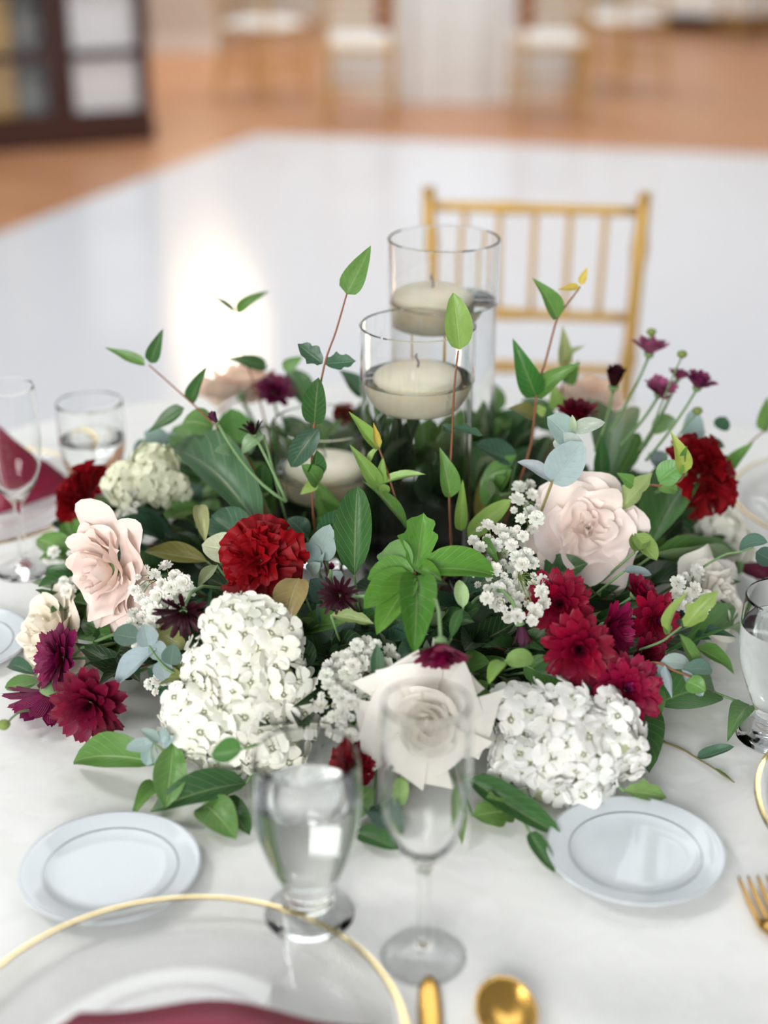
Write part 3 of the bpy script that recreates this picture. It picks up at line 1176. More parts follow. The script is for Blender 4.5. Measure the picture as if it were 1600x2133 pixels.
RINGS_OPEN = [
    (3, ((0.02, 0.06), (0.12, 0.34), (0.05, 0.50)), 2.8, 0.03, 0.15, 0.0),
    (4, ((0.04, 0.04), (0.26, 0.32), (0.20, 0.52)), 2.2, 0.05, 0.18, 0.02),
    (4, ((0.05, 0.02), (0.42, 0.22), (0.38, 0.50)), 2.0, 0.06, 0.2, 0.04),
    (5, ((0.06, 0.0), (0.56, 0.10), (0.60, 0.44)), 1.8, 0.06, 0.2, 0.07),
    (5, ((0.07, -0.04), (0.62, -0.02), (0.82, 0.30)), 1.7, 0.06, 0.2, 0.09),
    (5, ((0.07, -0.08), (0.64, -0.08), (1.0, 0.10)), 1.6, 0.07, 0.2, 0.10),
]
RINGS_SQUARE = [
    (3, ((0.02, 0.10), (0.12, 0.42), (0.04, 0.60)), 2.9, 0.015, 0.15, 0.0),
    (4, ((0.04, 0.08), (0.26, 0.38), (0.18, 0.61)), 2.3, 0.02, 0.18, 0.015),
    (5, ((0.05, 0.05), (0.42, 0.30), (0.34, 0.58)), 1.9, 0.02, 0.2, 0.03),
    (5, ((0.06, 0.02), (0.56, 0.16), (0.52, 0.48)), 1.7, 0.02, 0.2, 0.05),
    (5, ((0.07, -0.02), (0.55, 0.10), (0.92, 0.22)), 1.25, 0.02, 0.06, 0.10),
    (5, ((0.07, -0.06), (0.60, 0.00), (1.12, 0.06)), 1.15, 0.02, 0.06, 0.10),
]


def rose(label, p, radius, face, col, spin=0.0, style='garden', mat=None, depth=1.0, name='rose', rings=None):
    rot = face_rot(face, spin)
    t = thing(name, label, 'flower', p, 'roses in the centerpiece', rot)
    mat = mat or M_ROSE
    rnd = random.Random(int(p.x * 9000 + p.y * 500) + 3)
    rl = rings or (RINGS_SQUARE if style == 'reflexed' else ROSE_RINGS)
    for ri, (n, prof, span, ruf, tip, lip) in enumerate(rl):
        phase = ri * 2.4 + rnd.uniform(0, 1)
        for k in range(n):
            sq = 0.0
            if style == 'reflexed' and ri >= len(rl) - 2:
                sq = 0.10
            m = rose_petal((ri, style, len(rl)), prof, span, ruf * (1.5 if style == 'garden' else 0.7), tip if not sq else 0.06, k % 4, mat, lip=lip * (1.6 if sq else 1.0), square=sq)
            g = 1.0 if style == 'garden' else 0.5
            s = radius * (1 + rnd.uniform(-0.13, 0.06) * g)
            M = (Matrix.Rotation(phase + 2 * math.pi * k / n + rnd.uniform(-0.18, 0.18), 4, 'Z') @ Matrix.Rotation(rnd.uniform(-0.12, 0.12) * g, 4, 'Y') @ Matrix.Rotation(rnd.uniform(-0.14, 0.14) * g, 4, 'X')
                 @ Matrix.Diagonal((s, s, s * depth, 1)))
            put('petal', m, t, M, jitter(col, rnd, 0.02))
    if 'receptacle' not in _cache:
        _cache['receptacle'] = lathe('receptacle', smooth_prof([(0, 0.06), (0.10, 0.04), (0.13, -0.02), (0.10, -0.14), (0.05, -0.2), (0, -0.2)], 2), M_STEM, 12)
    put('receptacle', _cache['receptacle'], t, Matrix.Diagonal((radius, radius, radius, 1)), S_GREEN)
    stem_part(t, p - (rot @ Vector((0, 0, 0.18 * radius))), foam_point(p), 0.003, S_GREEN, mid=p.lerp(foam_point(p), 0.4) - (rot @ Vector((0, 0, 0.3 * radius))))
    return t


# ---- chrysanthemums
def mum_petal(kind):
    k = ('mum', kind)
    if k in _cache:
        return _cache[k]
    nv, nu = 5, 2
    vs, fs, uv = [], [], []
    for j in range(nv + 1):
        v = j / nv
        w = {'wide': 0.15, 'thin': 0.075}[kind] * (0.35 + 0.9 * math.sin(min(v * 0.62 + 0.12, 1) * math.pi))
        if j == nv:
            w *= 0.42
        for i in range(nu + 1):
            u = -1 + 2 * i / nu
            z = 0.10 * v - 0.06 * v ** 3 + 0.28 * w * abs(u)
            y = v * (1 - 0.05 * (1 - abs(u)) * (j == nv))
            vs.append((u * w, y, z))
            uv.append((0.5 + 0.5 * u, v))
    for j in range(nv):
        for i in range(nu):
            a = j * 3 + i
            fs.append((a, a + 1, a + 4, a + 3))
    _cache[k] = mesh_from('petal', vs, fs, uv, True, M_MUM)
    return _cache[k]


MUM_STYLE = {  # rings of (count, elevation deg, length, base radius, petal)
    'open': [(14, 6, 1.0, 0.10, 'wide'), (13, 24, 0.95, 0.08, 'wide'), (11, 42, 0.80, 0.06, 'wide'), (9, 60, 0.60, 0.05, 'wide'), (8, 74, 0.44, 0.03, 'thin'), (5, 84, 0.38, 0.01, 'thin')],
    'cup': [(13, 34, 1.0, 0.10, 'wide'), (11, 50, 0.92, 0.08, 'wide'), (9, 66, 0.82, 0.05, 'wide'), (6, 80, 0.7, 0.02, 'thin')],
    'daisy': [(16, 14, 1.0, 0.12, 'thin'), (14, 34, 0.88, 0.10, 'thin'), (10, 58, 0.55, 0.06, 'thin'), (6, 80, 0.32, 0.02, 'thin')],
    'bud': [(8, 64, 0.95, 0.10, 'wide'), (7, 74, 1.0, 0.07, 'wide'), (5, 84, 1.0, 0.03, 'wide')],
    'spiky': [(9, 40, 1.0, 0.12, 'thin'), (8, 60, 0.9, 0.10, 'thin'), (6, 74, 0.8, 0.05, 'wide'), (5, 84, 0.7, 0.02, 'wide')],
    'skirt': [(12, 16, 1.0, 0.10, 'wide'), (10, 30, 0.95, 0.08, 'wide'), (7, 55, 0.6, 0.05, 'wide')],
}


def calyx_mesh():
    if 'calyx' not in _cache:
        _cache['calyx'] = lathe('calyx', smooth_prof([(0, 0.06), (0.20, 0.06), (0.24, 0.02), (0.20, -0.10), (0.08, -0.2), (0, -0.21)], 2), M_STEM, 12)
    return _cache['calyx']


def mum(label, p, radius, face, col, style='open', center=None, stem_to=None, stem_col=S_GREEN, group='burgundy chrysanthemums', name='chrysanthemum', mid=None, spin=None):
    rot = face_rot(face, RND.uniform(0, 6.28) if spin is None else spin)
    t = thing(name, label, 'flower', p, group, rot)
    rings = MUM_STYLE[style]
    for ri, (n, el, ln, r0, kind) in enumerate(rings):
        ph = RND.uniform(0, 6.28)
        c = col if ri < len(rings) - 2 or center is None else center
        for k in range(n):
            s = radius * ln * RND.uniform(0.88, 1.06)
            M = (Matrix.Rotation(ph + 2 * math.pi * k / n + RND.uniform(-0.1, 0.1), 4, 'Z') @ Matrix.Translation((0, r0 * radius * 0.8, 0.02 * radius * ri))
                 @ Matrix.Rotation(math.radians(el + RND.uniform(-8, 8)), 4, 'X') @ Matrix.Rotation(RND.uniform(-0.25, 0.25), 4, 'Y')
                 @ Matrix.Diagonal((s * (1.0 if ln > 0.6 else 1.15), s, s, 1)))
            put('petal', mum_petal(kind), t, M, jitter(c, RND, 0.25))
    put('calyx', calyx_mesh(), t, Matrix.Diagonal((radius, radius, radius, 1)), S_GREEN)
    end = stem_to if stem_to is not None else foam_point(p)
    st = p - rot @ Vector((0, 0, 0.18 * radius))
    stem_part(t, st, end, 0.0019, stem_col, mid=mid if mid is not None else st - rot @ Vector((0, 0, 0.35 * (Vector(end) - st).length)))
    return t


# ---- carnations
def carn_petal(seed):
    k = ('carn', seed)
    if k in _cache:
        return _cache[k]
    rnd = random.Random(seed)
    nv, nu = 7, 16
    ph = [rnd.uniform(0, 6.28) for _ in range(3)]
    vs, fs, uv = [], [], []
    for j in range(nv + 1):
        v = j / nv
        w = 0.10 + 0.36 * v ** 0.8
        for i in range(nu + 1):
            u = -1 + 2 * i / nu
            a = u * w * 1.5
            rr = v * (1 - 0.05 * abs(u)) + (rnd.uniform(-0.035, 0.03) if j == nv else 0)
            z = 0.12 * v * v * math.sin(5.5 * u + ph[0]) + 0.09 * v ** 3 * math.sin(12 * u + ph[1]) - 0.16 * v ** 3
            vs.append((rr * math.sin(a), rr * math.cos(a), z))
            uv.append((0.5 + 0.5 * u, v))
    for j in range(nv):
        for i in range(nu):
            q = j * (nu + 1) + i
            fs.append((q, q + 1, q + nu + 2, q + nu + 1))
    _cache[k] = mesh_from('petal', vs, fs, uv, True, M_CARN)
    return _cache[k]


def carnation(label, p, radius, face, col):
    rot = face_rot(face, RND.uniform(0, 6.28))
    t = thing('carnation', label, 'flower', p, 'dark red carnations', rot)
    for n, el, ln, z in ((8, 0, 1.0, 0.0), (7, 16, 1.02, 0.04), (7, 34, 0.94, 0.06), (6, 50, 0.88, 0.08), (5, 66, 0.82, 0.08), (4, 80, 0.72, 0.08)):
        ph = RND.uniform(0, 6.28)
        for k in range(n):
            s = radius * ln * RND.uniform(0.78, 1.08)
            M = (Matrix.Rotation(ph + 2 * math.pi * k / n + RND.uniform(-0.35, 0.35), 4, 'Z') @ Matrix.Translation((0, 0.03 * radius, z * radius))
                 @ Matrix.Rotation(math.radians(el + RND.uniform(-16, 16)), 4, 'X') @ Matrix.Rotation(RND.uniform(-1.0, 1.0), 4, 'Y') @ Matrix.Diagonal((s, s, s, 1)))
            put('petal', carn_petal(k % 6), t, M, jitter(col, RND, 0.22))
    put('calyx', lathe('calyx', smooth_prof([(0, -0.06), (0.16, -0.06), (0.18, -0.2), (0.14, -0.5), (0.05, -0.6), (0, -0.6)], 2), M_STEM, 12), t, Matrix.Diagonal((radius, radius, radius, 1)), S_GREEN)
    stem_part(t, p - rot @ Vector((0, 0, 0.55 * radius)), foam_point(p), 0.0025, S_GREEN)
    return t


# ---- hydrangeas
def floret_mesh(seed):
    k = ('floret', seed)
    if k in _cache:
        return _cache[k]
    rnd = random.Random(seed + 50)
    vs, fs, uv = [(0, 0, 0)], [], [(0.5, 0.0)]
    for q in range(4):
        a0 = q * math.pi / 2 + rnd.uniform(-0.12, 0.12)
        sz = rnd.uniform(0.88, 1.1)
        ph = rnd.uniform(0, 6.28)
        lift = rnd.uniform(0.05, 0.25)
        rows = []
        for j, v in enumerate((0.14, 0.3, 0.5, 0.7, 0.87, 0.98, 1.04)):
            w = (0.13, 0.32, 0.47, 0.52, 0.45, 0.30, 0.12)[j]
            row = []
            for i in range(5):
                u = -1 + i / 2
                x = u * w * sz
                y = v * sz * (1 - 0.03 * abs(u) * v)
                z = lift * v - 0.10 * v ** 3 + 0.06 * abs(u) * math.sin(ph + 2.5 * v) + 0.05 * math.sin(ph + 3 * u) * v
                row.append(len(vs))
                vs.append((x * math.cos(a0) - y * math.sin(a0), x * math.sin(a0) + y * math.cos(a0), z + 0.01 * (q % 2)))
                uv.append((0.5 + 0.5 * u, min(v, 1)))
            rows.append(row)
        for i in range(4):
            fs.append((0, rows[0][i + 1], rows[0][i])[::-1])
        for j in range(6):
            for i in range(4):
                fs.append((rows[j][i], rows[j][i + 1], rows[j + 1][i + 1], rows[j + 1][i]))
    # small raised eye
    b = len(vs)
    for i in range(6):
        a = i * math.pi / 3
        vs.append((0.07 * math.cos(a), 0.07 * math.sin(a), 0.03))
        uv.append((0.5, 0.15))
    vs.append((0, 0, 0.12))
    uv.append((0.5, 0.3))
    for i in range(6):
        fs.append((b + i, b + (i + 1) % 6, b + 6))
    _cache[k] = mesh_from('floret', vs, fs, uv, True, M_HYD)
    return _cache[k]


def hydrangea(label, lobes, face, col, fsize=0.0165, dens=1.6, lift=0.0, flat=0.8):
    """lobes: (px, py, radius px) of the rounded clumps that make up the head"""
    cen = [sum(l[k] * l[2] for l in lobes) / sum(l[2] for l in lobes) for k in (0, 1)]
    p = dome(cen[0], cen[1], lift)
    sc = px2m(p)
    view = Vector((face[0], -face[2], face[1])).normalized()
    right, upv, tow = Vector((1, 0, 0)), CUP, -FWD
    t = thing('hydrangea', label, 'flower', p, 'white hydrangeas')
    rnd = random.Random(int(p.x * 5000) + 9)
    rmax = max(l[2] for l in lobes)
    B = [((right * (l[0] - cen[0]) - upv * (l[1] - cen[1])) * sc - tow * (rmax - l[2]) * sc * 0.5, l[2] * sc) for l in lobes]
    gold = math.pi * (3 - math.sqrt(5))
    for bi, (c, r) in enumerate(B):
        N = max(10, int(dens * 4 * math.pi * r * r / (fsize * fsize * 1.9)))
        for i in range(N):
            z = 1 - 2 * (i + 0.5) / N
            q = math.sqrt(1 - z * z)
            d = right * q * math.cos(gold * i + bi) + upv * q * math.sin(gold * i + bi) + tow * z
            if d.dot(view) < -0.5:
                continue
            loc = c + (d - tow * d.dot(tow) * (1 - flat)) * r * rnd.uniform(0.86, 1.06)
            if any((loc - c2).length < r2 * 0.78 for k, (c2, r2) in enumerate(B) if k != bi) or p.z + loc.z < TABLE_Z + 0.008:
                continue
            nrm = (d + Vector((rnd.uniform(-1, 1), rnd.uniform(-1, 1), rnd.uniform(-1, 1))) * 0.4).normalized()
            qq = nrm.to_track_quat('Z', 'Y') @ Quaternion((0, 0, 1), rnd.uniform(0, 6.28))
            s = fsize * rnd.uniform(0.72, 1.1)
            put('floret', floret_mesh(rnd.randrange(5)), t, Matrix.LocRotScale(loc, qq, (s, s, s)), jitter(col, rnd, 0.03))
    if 'core' not in _cache:
        _cache['core'] = lathe('flower_core', [(0, -1), (0.5, -0.87), (0.87, -0.5), (1, 0), (0.87, 0.5), (0.5, 0.87), (0, 1)], M_STEM, 14)
    for c, r in B:
        put('flower_core', _cache['core'], t, Matrix.LocRotScale(c, None, (r * 0.68, r * 0.68, r * 0.6)), lin(200, 208, 164))
    stem_part(t, p - view * 0.02, foam_point(p), 0.004, S_GREEN)
    return t


# ---- baby's breath
def gyp_mesh(seed):
    k = ('gyp', seed)
    if k in _cache:
        return _cache[k]
    rnd = random.Random(seed)
    vs, fs, uv = [], [], []
    for ring, (n, el, ln) in enumerate(((7, 0.0, 1.0), (7, 0.5, 0.95), (6, 0.95, 0.85), (4, 1.3, 0.75))):
        for q in range(n):
            a = 2 * math.pi * (q + 0.5 * ring) / n + rnd.uniform(-0.2, 0.2)
            w = 0.55 * ln
            b = len(vs)
            for (x, y) in ((0, 0), (-w * 0.6, 0.6 * ln), (-w * 0.35, ln), (w * 0.35, ln * 0.97), (w * 0.6, 0.6 * ln)):
                zz = y * math.sin(el) + rnd.uniform(-0.04, 0.04)
                yy = y * math.cos(el)
                vs.append((x * math.cos(a) - yy * math.sin(a), x * math.sin(a) + yy * math.cos(a), zz))
                uv.append((0.5, y))
            fs.append((b, b + 4, b + 3, b + 2, b + 1)[::-1])
    _cache[k] = mesh_from('blossom', vs, fs, uv, True, M_GYP)
    return _cache[k]


def gypsophila(label, spots, root, size=0.0072, cat='flower'):
    """spots: world points of the blossoms"""
    root = Vector(root)
    t = thing('babys_breath', label, cat, root, "sprays of baby's breath")
    c = sum((Vector(s) for s in spots), Vector()) / len(spots)
    fork = root.lerp(c, 0.55)
    mb = MB()
    mb.tube([p - root for p in (root, root.lerp(fork, 0.5), fork)], 0.0008, 4)
    hubs = []
    for k in range(max(2, len(spots) // 6)):
        s = Vector(spots[(k * 7) % len(spots)])
        h = fork.lerp(s, 0.6)
        hubs.append(h)
        mb.tube([fork - root, h - root], 0.0006, 4)
    view = -FWD
    for s in spots:
        s = Vector(s)
        h = min(hubs, key=lambda x: (x - s).length)
        mb.tube([h - root, (h.lerp(s, 0.5) - root) + Vector((0, 0, 0.004)), s - root], 0.00042, 4)
        d = ((s - h).normalized() * 0.5 + view * 0.7 + UP * 0.4 + Vector((RND.uniform(-1, 1), RND.uniform(-1, 1), RND.uniform(-1, 1))) * 0.5).normalized()
        q = d.to_track_quat('Z', 'Y') @ Quaternion((0, 0, 1), RND.uniform(0, 6.28))
        k = size * RND.choice((0.55, 0.85, 1.0, 1.1, 1.2))
        put('blossom', gyp_mesh(RND.randrange(4)), t, Matrix.LocRotScale(s - root, q, (k, k, k)), jitter(lin(247, 247, 240), RND, 0.03))
    put('stem', mb.build('stem', M_STEM), t, None, lin(120, 140, 70))
    return t


# ---- sprigs and single leaves
def sprig(name, label, stem, leaves, stem_col=S_BROWN, r=0.0013, cat='foliage', group='leafy sprigs', to_foam=True, kind='lance'):
    """stem: [(px, py, Y)] from the bottom up; leaves: (base px, base py, tip px, tip py, width px, colour[, kind[, dY]])"""
    P = [at(*s) for s in stem]
    t = thing(name, label, cat, P[0], group)
    pts = [p - P[0] for p in P]
    if to_foam:
        fp = foam_point(P[0], 0.75)
        if fp.z < P[0].z - 0.005:
            pts = [fp - P[0], (fp - P[0]) * 0.5] + pts
    fine = []
    for i in range(len(pts) - 1):
        p0, p1, p2, p3 = pts[max(i - 1, 0)], pts[i], pts[i + 1], pts[min(i + 2, len(pts) - 1)]
        for s in range(4):
            u = s / 4
            fine.append(0.5 * (2 * p1 + (p2 - p0) * u + (2 * p0 - 5 * p1 + 4 * p2 - p3) * u * u + (3 * p1 - p0 - 3 * p2 + p3) * u ** 3))
    fine.append(pts[-1])
    put('stem', MB().tube(fine, [r * (1.25 - 0.6 * i / len(fine)) for i in range(len(fine))], 6).build('stem', M_STEM), t, None, stem_col)
    for lf in leaves:
        bx, by, tx, ty, w, col = lf[:6]
        kd = lf[6] if len(lf) > 6 and lf[6] else kind
        Yb = min(stem, key=lambda s: (s[0] - bx) ** 2 + (s[1] - by) ** 2)[2]
        dY = lf[7] if len(lf) > 7 else RND.uniform(-0.012, 0.006)
        b, e = at(bx, by, Yb), at(tx, ty, Yb + dY)
        add_leaf(t, b, e, 1.06 * w * px2m(b), col, kd)
    return t


def big_leaf(label, bx, by, tx, ty, w, col, kind='oval', lift=0.01, tlift=None, name='broad_leaf', group='broad leaves tucked around the flowers', bend=None, Y=None, tilt=0.2):
    if Y is None:
        b = dome(bx, by, lift)
        e = dome(tx, ty, lift if tlift is None else tlift)
    else:
        Yb, Yt = Y if isinstance(Y, tuple) else (Y, Y)
        b, e = at(bx, by, Yb), at(tx, ty, Yt)
    for q in (b, e):
        if q.z < TABLE_Z + 0.004:
            q.z = TABLE_Z + 0.004
    t = thing(name, label, 'leaf', b, group)
    add_leaf(t, b, e, 1.1 * w * px2m(b.lerp(e, 0.5)), col, kind, bend=bend, tilt=tilt, name='blade')
    fp = foam_point(b, 0.7)
    put('leaf_stalk', MB().tube([Vector((0, 0, 0)), (fp - b) * 0.35 + Vector((0, 0, -0.004)), (fp - b) * 0.8], 0.0013, 5).build('leaf_stalk', M_STEM), t, None, S_GREEN)
    return t


def leaf_cluster(label, p, outward, n, length, width, col, kind='oval', group='dark filler greenery', name='filler_greenery', seed=0, spread=1.0):
    """a short twig whose leaves fan out"""
    rnd = random.Random(seed)
    t = thing(name, label, 'foliage', p, group)
    o = Vector(outward).normalized()
    root = foam_point(p, 0.7) - p
    put('twig', MB().tube([root, root * 0.4 + Vector((0, 0, 0.004)), o * length * 0.25], [0.0018, 0.0015, 0.0008], 5).build('twig', M_STEM), t, None, S_BROWN)
    side = o.cross(UP)
    if side.length < 1e-3:
        side = Vector((1, 0, 0))
    side.normalize()
    for k in range(n):
        a = (k - (n - 1) / 2) / max(n - 1, 1) * 2.2 * spread
        d = (o * math.cos(a) + side * math.sin(a) + UP * rnd.uniform(-0.15, 0.45)).normalized()
        b = o * length * rnd.uniform(-0.15, 0.2)
        L = length * rnd.uniform(0.75, 1.15)
        tip = b + d * L
        if p.z + tip.z < TABLE_Z + 0.004:
            tip.z = TABLE_Z + 0.004 - p.z
        wp = p + tip
        bad = any((Vector((wp.x - cx, wp.y - cy, 0))).length < R + 0.004 or Vector(((p + b).x - cx, (p + b).y - cy, 0)).length < R + 0.004 for cx, cy, R in VASES)
        if bad:
            continue
        nrm = UP * 0.8 + o * 0.3 + Vector((0, -1, 0)) * 0.3 + Vector((rnd.uniform(-1, 1), rnd.uniform(-1, 1), 0)) * 0.4
        add_leaf(t, p + b, wp, width * rnd.uniform(0.8, 1.2), col, kind, normal=nrm, rnd=rnd)
    return t

# ---------------------------------------------------------------- the centerpiece
foam = thing('floral_foam', 'dark green floral foam ring hidden under the flowers', 'floral foam', (0.0, 1.54, TZ))
lathe_part('foam_ring', smooth_prof([(0.165, 0.008), (0.165, 0.04), (0.18, 0.052), (0.24, 0.052), (0.262, 0.035), (0.265, 0.008)], 3), M_FOAM, foam, 48)
lathe_part('tray', [(0.155, 0.0), (0.28, 0.0), (0.285, 0.012), (0.281, 0.012), (0.276, 0.006), (0.16, 0.006), (0.156, 0.012), (0.153, 0.012), (0.155, 0.0)], M_DARKWOOD, foam, 48)

BLUSH = lin(253, 241, 235)
IVORY = lin(250, 246, 238)
CREAM = lin(250, 242, 226)
PEACH = lin(246, 222, 204)


def P(px, py, lift=0.02, Y=None):
    return dome(px, py, lift) if Y is None else at(px, py, Y)


# ---- roses
q = P(1222, 1102, 0.03)
rose('open blush garden rose above the cluster of crimson chrysanthemums', q, 122 * px2m(q), (0.05, 0.5, 0.9), BLUSH, 0.4, rings=RINGS_OPEN)
q = P(236, 1186, 0.05)
rose('blush pink rose turned sideways beside a spray of baby\'s breath', q, 130 * px2m(q), (-0.72, 0.14, 0.72), lin(253, 236, 228), 1.0)
q = P(888, 1498, 0.035)
rose('ivory white rose with square reflexed petals behind the flute', q, 126 * px2m(q), (0.0, 0.38, 0.95), IVORY, 0.6, 'reflexed', M_ROSEW)
q = P(118, 1325, 0.01)
rose('blurred cream rose behind the purple chrysanthemums', q, 112 * px2m(q), (-0.65, 0.35, 0.4), CREAM, 0.0, 'garden', M_ROSEW)
q = P(500, 815, 0, 1.80)
rose('blurred blush rose at the back, below the glow in the dance floor', q, 88 * px2m(q), (-0.2, 0.75, -0.5), PEACH, 0.0)
q = P(1228, 830, 0, 1.80)
rose('blurred peach rose at the back, in front of the gold chair', q, 72 * px2m(q), (0.2, 0.7, -0.6), PEACH, 0.5)
q = P(1478, 1250, 0.012)
rose('blurred white rose between the baby\'s breath and the water goblet', q, 104 * px2m(q), (0.6, 0.4, 0.5), IVORY, 0.7, 'garden', M_ROSEW, rings=RINGS_OPEN)

# ---- hydrangeas
HW = lin(250, 250, 240)
hydrangea('tall white hydrangea head behind the water goblet', [(500, 1318, 74), (560, 1330, 62), (445, 1380, 62), (575, 1420, 62), (500, 1420, 80), (420, 1500, 78), (530, 1510, 84), (625, 1495, 52), (470, 1568, 58), (590, 1560, 50)],
          (-0.1, 0.35, 1), HW, lift=0.015)
hydrangea('rounder white hydrangea head resting just above the bread plate', [(1190, 1560, 96), (1092, 1490, 60), (1088, 1580, 66), (1280, 1560, 66), (1222, 1640, 62), (1180, 1480, 52), (1140, 1640, 56), (1270, 1500, 54)],
          (0.2, 0.3, 1), lin(250, 250, 247), lift=0.035)
hydrangea('small greenish white hydrangea behind the sideways blush rose', [(320, 980, 50), (272, 1010, 46), (345, 1022, 42)], (-0.3, 0.8, 0.4), lin(238, 240, 216), 0.015, lift=0.03)
hydrangea('blurred white hydrangea below the edge-on dark red carnation', [(1490, 1100, 50), (1460, 1135, 44), (1525, 1135, 44)], (0.6, 0.6, 0.4), HW, 0.0155, lift=-0.005)

# ---- carnations
CARN = lin(150, 8, 22)
q = P(545, 1168, 0.035)
carnation('ruffled dark red carnation in the middle, above the tall hydrangea', q, 92 * px2m(q), (-0.1, 0.5, 0.9), CARN)
q = P(190, 1046, 0.03)
carnation('dark red carnation turned edge-on above the sideways blush rose', q, 82 * px2m(q), (-0.97, 0.15, 0.12), lin(132, 8, 20))
q = P(1452, 992, 0, 1.50)
carnation('dark red carnation turned edge-on beside the yellow-green sprig', q, 92 * px2m(q), (0.85, 0.35, 0.12), lin(132, 8, 20))
q = P(738, 1592, 0.0)
carnation('small crimson carnation peeping out between goblet and flute', q, 48 * px2m(q), (-0.2, 0.3, 0.9), lin(140, 8, 30))
q = P(720, 862, 0, 1.74)
carnation('small blurred red carnation behind the shortest glass cylinder', q, 26 * px2m(q), (0, 0.8, 0.3), lin(140, 24, 30))

# ---- chrysanthemums
CRIM = lin(146, 6, 48)
MAG = lin(128, 24, 78)
DKM = lin(96, 14, 44)
BLK = lin(54, 12, 26)
PNK = lin(168, 92, 130)
for lab, px, py, r, lift, Y, face, col, style, cen in (
        ('purple chrysanthemum topmost of the cluster by the cream rose', 132, 1372, 72, 0.03, None, (-0.75, 0.35, 0.6), MAG, 'open', None),
        ('large dark burgundy chrysanthemum lowest in the cluster by the cream rose', 190, 1462, 84, 0.04, None, (-0.15, 0.12, 1), lin(118, 12, 48), 'open', DKM),
        ('purple chrysanthemum hanging face down over the cloth', 104, 1440, 92, 0.02, None, (-0.32, -0.9, 0.2), MAG, 'skirt', None),
        ('crimson chrysanthemum directly below the open blush rose', 1165, 1258, 74, 0.04, None, (-0.1, 0.5, 0.9), CRIM, 'open', DKM),
        ('largest crimson chrysanthemum, lower middle of the crimson cluster', 1205, 1350, 80, 0.05, None, (-0.05, 0.35, 1), CRIM, 'open', DKM),
        ('magenta chrysanthemum half turned, tucked behind the crimson pair', 1258, 1312, 74, 0.03, None, (0.75, 0.25, 0.55), lin(150, 18, 76), 'cup', None),
        ('half-open crimson chrysanthemum at the top of the outer trio', 1322, 1240, 48, 0.03, None, (0.5, 0.7, 0.3), lin(150, 14, 60), 'cup', None),
        ('crimson chrysanthemum with purple heart in the outer trio', 1358, 1290, 62, 0.04, None, (0.5, 0.3, 0.8), lin(152, 10, 54), 'open', lin(112, 26, 84)),
        ('dark crimson chrysanthemum behind the lowest of the outer trio', 1338, 1362, 52, 0.03, None, (0.4, 0.3, 0.6), lin(128, 10, 48), 'cup', None),
        ('crimson chrysanthemum drooping over the rounder hydrangea', 1302, 1438, 80, 0.045, None, (0.1, 0.62, 0.75), lin(148, 10, 58), 'open', lin(140, 40, 100)),
        ('burgundy chrysanthemum on a long stalk pointing at the water goblet', 1542, 1182, 62, 0.02, None, (1, -0.15, 0.1), lin(104, 20, 56), 'bud', None),
        ('nearly black chrysanthemum with loose thin petals above the tall hydrangea', 383, 1272, 64, 0.07, None, (-0.05, -0.30, 0.9), BLK, 'daisy', BLK),
        ('magenta chrysanthemum hanging over the top of the ivory rose', 918, 1338, 66, 0.10, None, (0.0, -0.65, 0.6), lin(130, 14, 66), 'cup', None),
        ('dull purple chrysanthemum bud hanging between the baby\'s breath and crimson cluster', 1083, 1300, 46, 0.05, None, (0.2, -0.9, 0.3), lin(96, 46, 72), 'bud', None),
        ('blurred dark chrysanthemum in front of the dark eucalyptus', 708, 1240, 46, 0.05, None, (-0.2, 0.3, 0.9), BLK, 'daisy', BLK),
        ('tiny dark bud beside the bright green leaf whorl', 775, 1240, 26, 0.05, None, (0.9, 0.2, 0.3), BLK, 'bud', None),
        ('tiny purple bud above the dark eucalyptus', 690, 1184, 16, 0.05, None, (0.1, 0.7, 0.6), lin(100, 30, 64), 'bud', None),
        ('purple bud among the shaded leaves behind the carnation', 415, 1095, 34, 0.0, None, (0.1, 0.8, 0.4), lin(84, 24, 56), 'bud', None),
        ('blurred burgundy chrysanthemum beside the back blush rose', 572, 818, 46, 0, 1.72, (0.1, 0.8, 0.3), lin(112, 22, 68), 'open', None),
        ('dark red chrysanthemum opening upwards behind the pale eucalyptus', 1202, 876, 52, 0, 1.52, (0.05, 0.95, 0.1), lin(108, 8, 34), 'cup', lin(84, 8, 30)),
):
    q = P(px, py, lift, Y)
    mum(lab, q, r * px2m(q), face, col, style, cen)

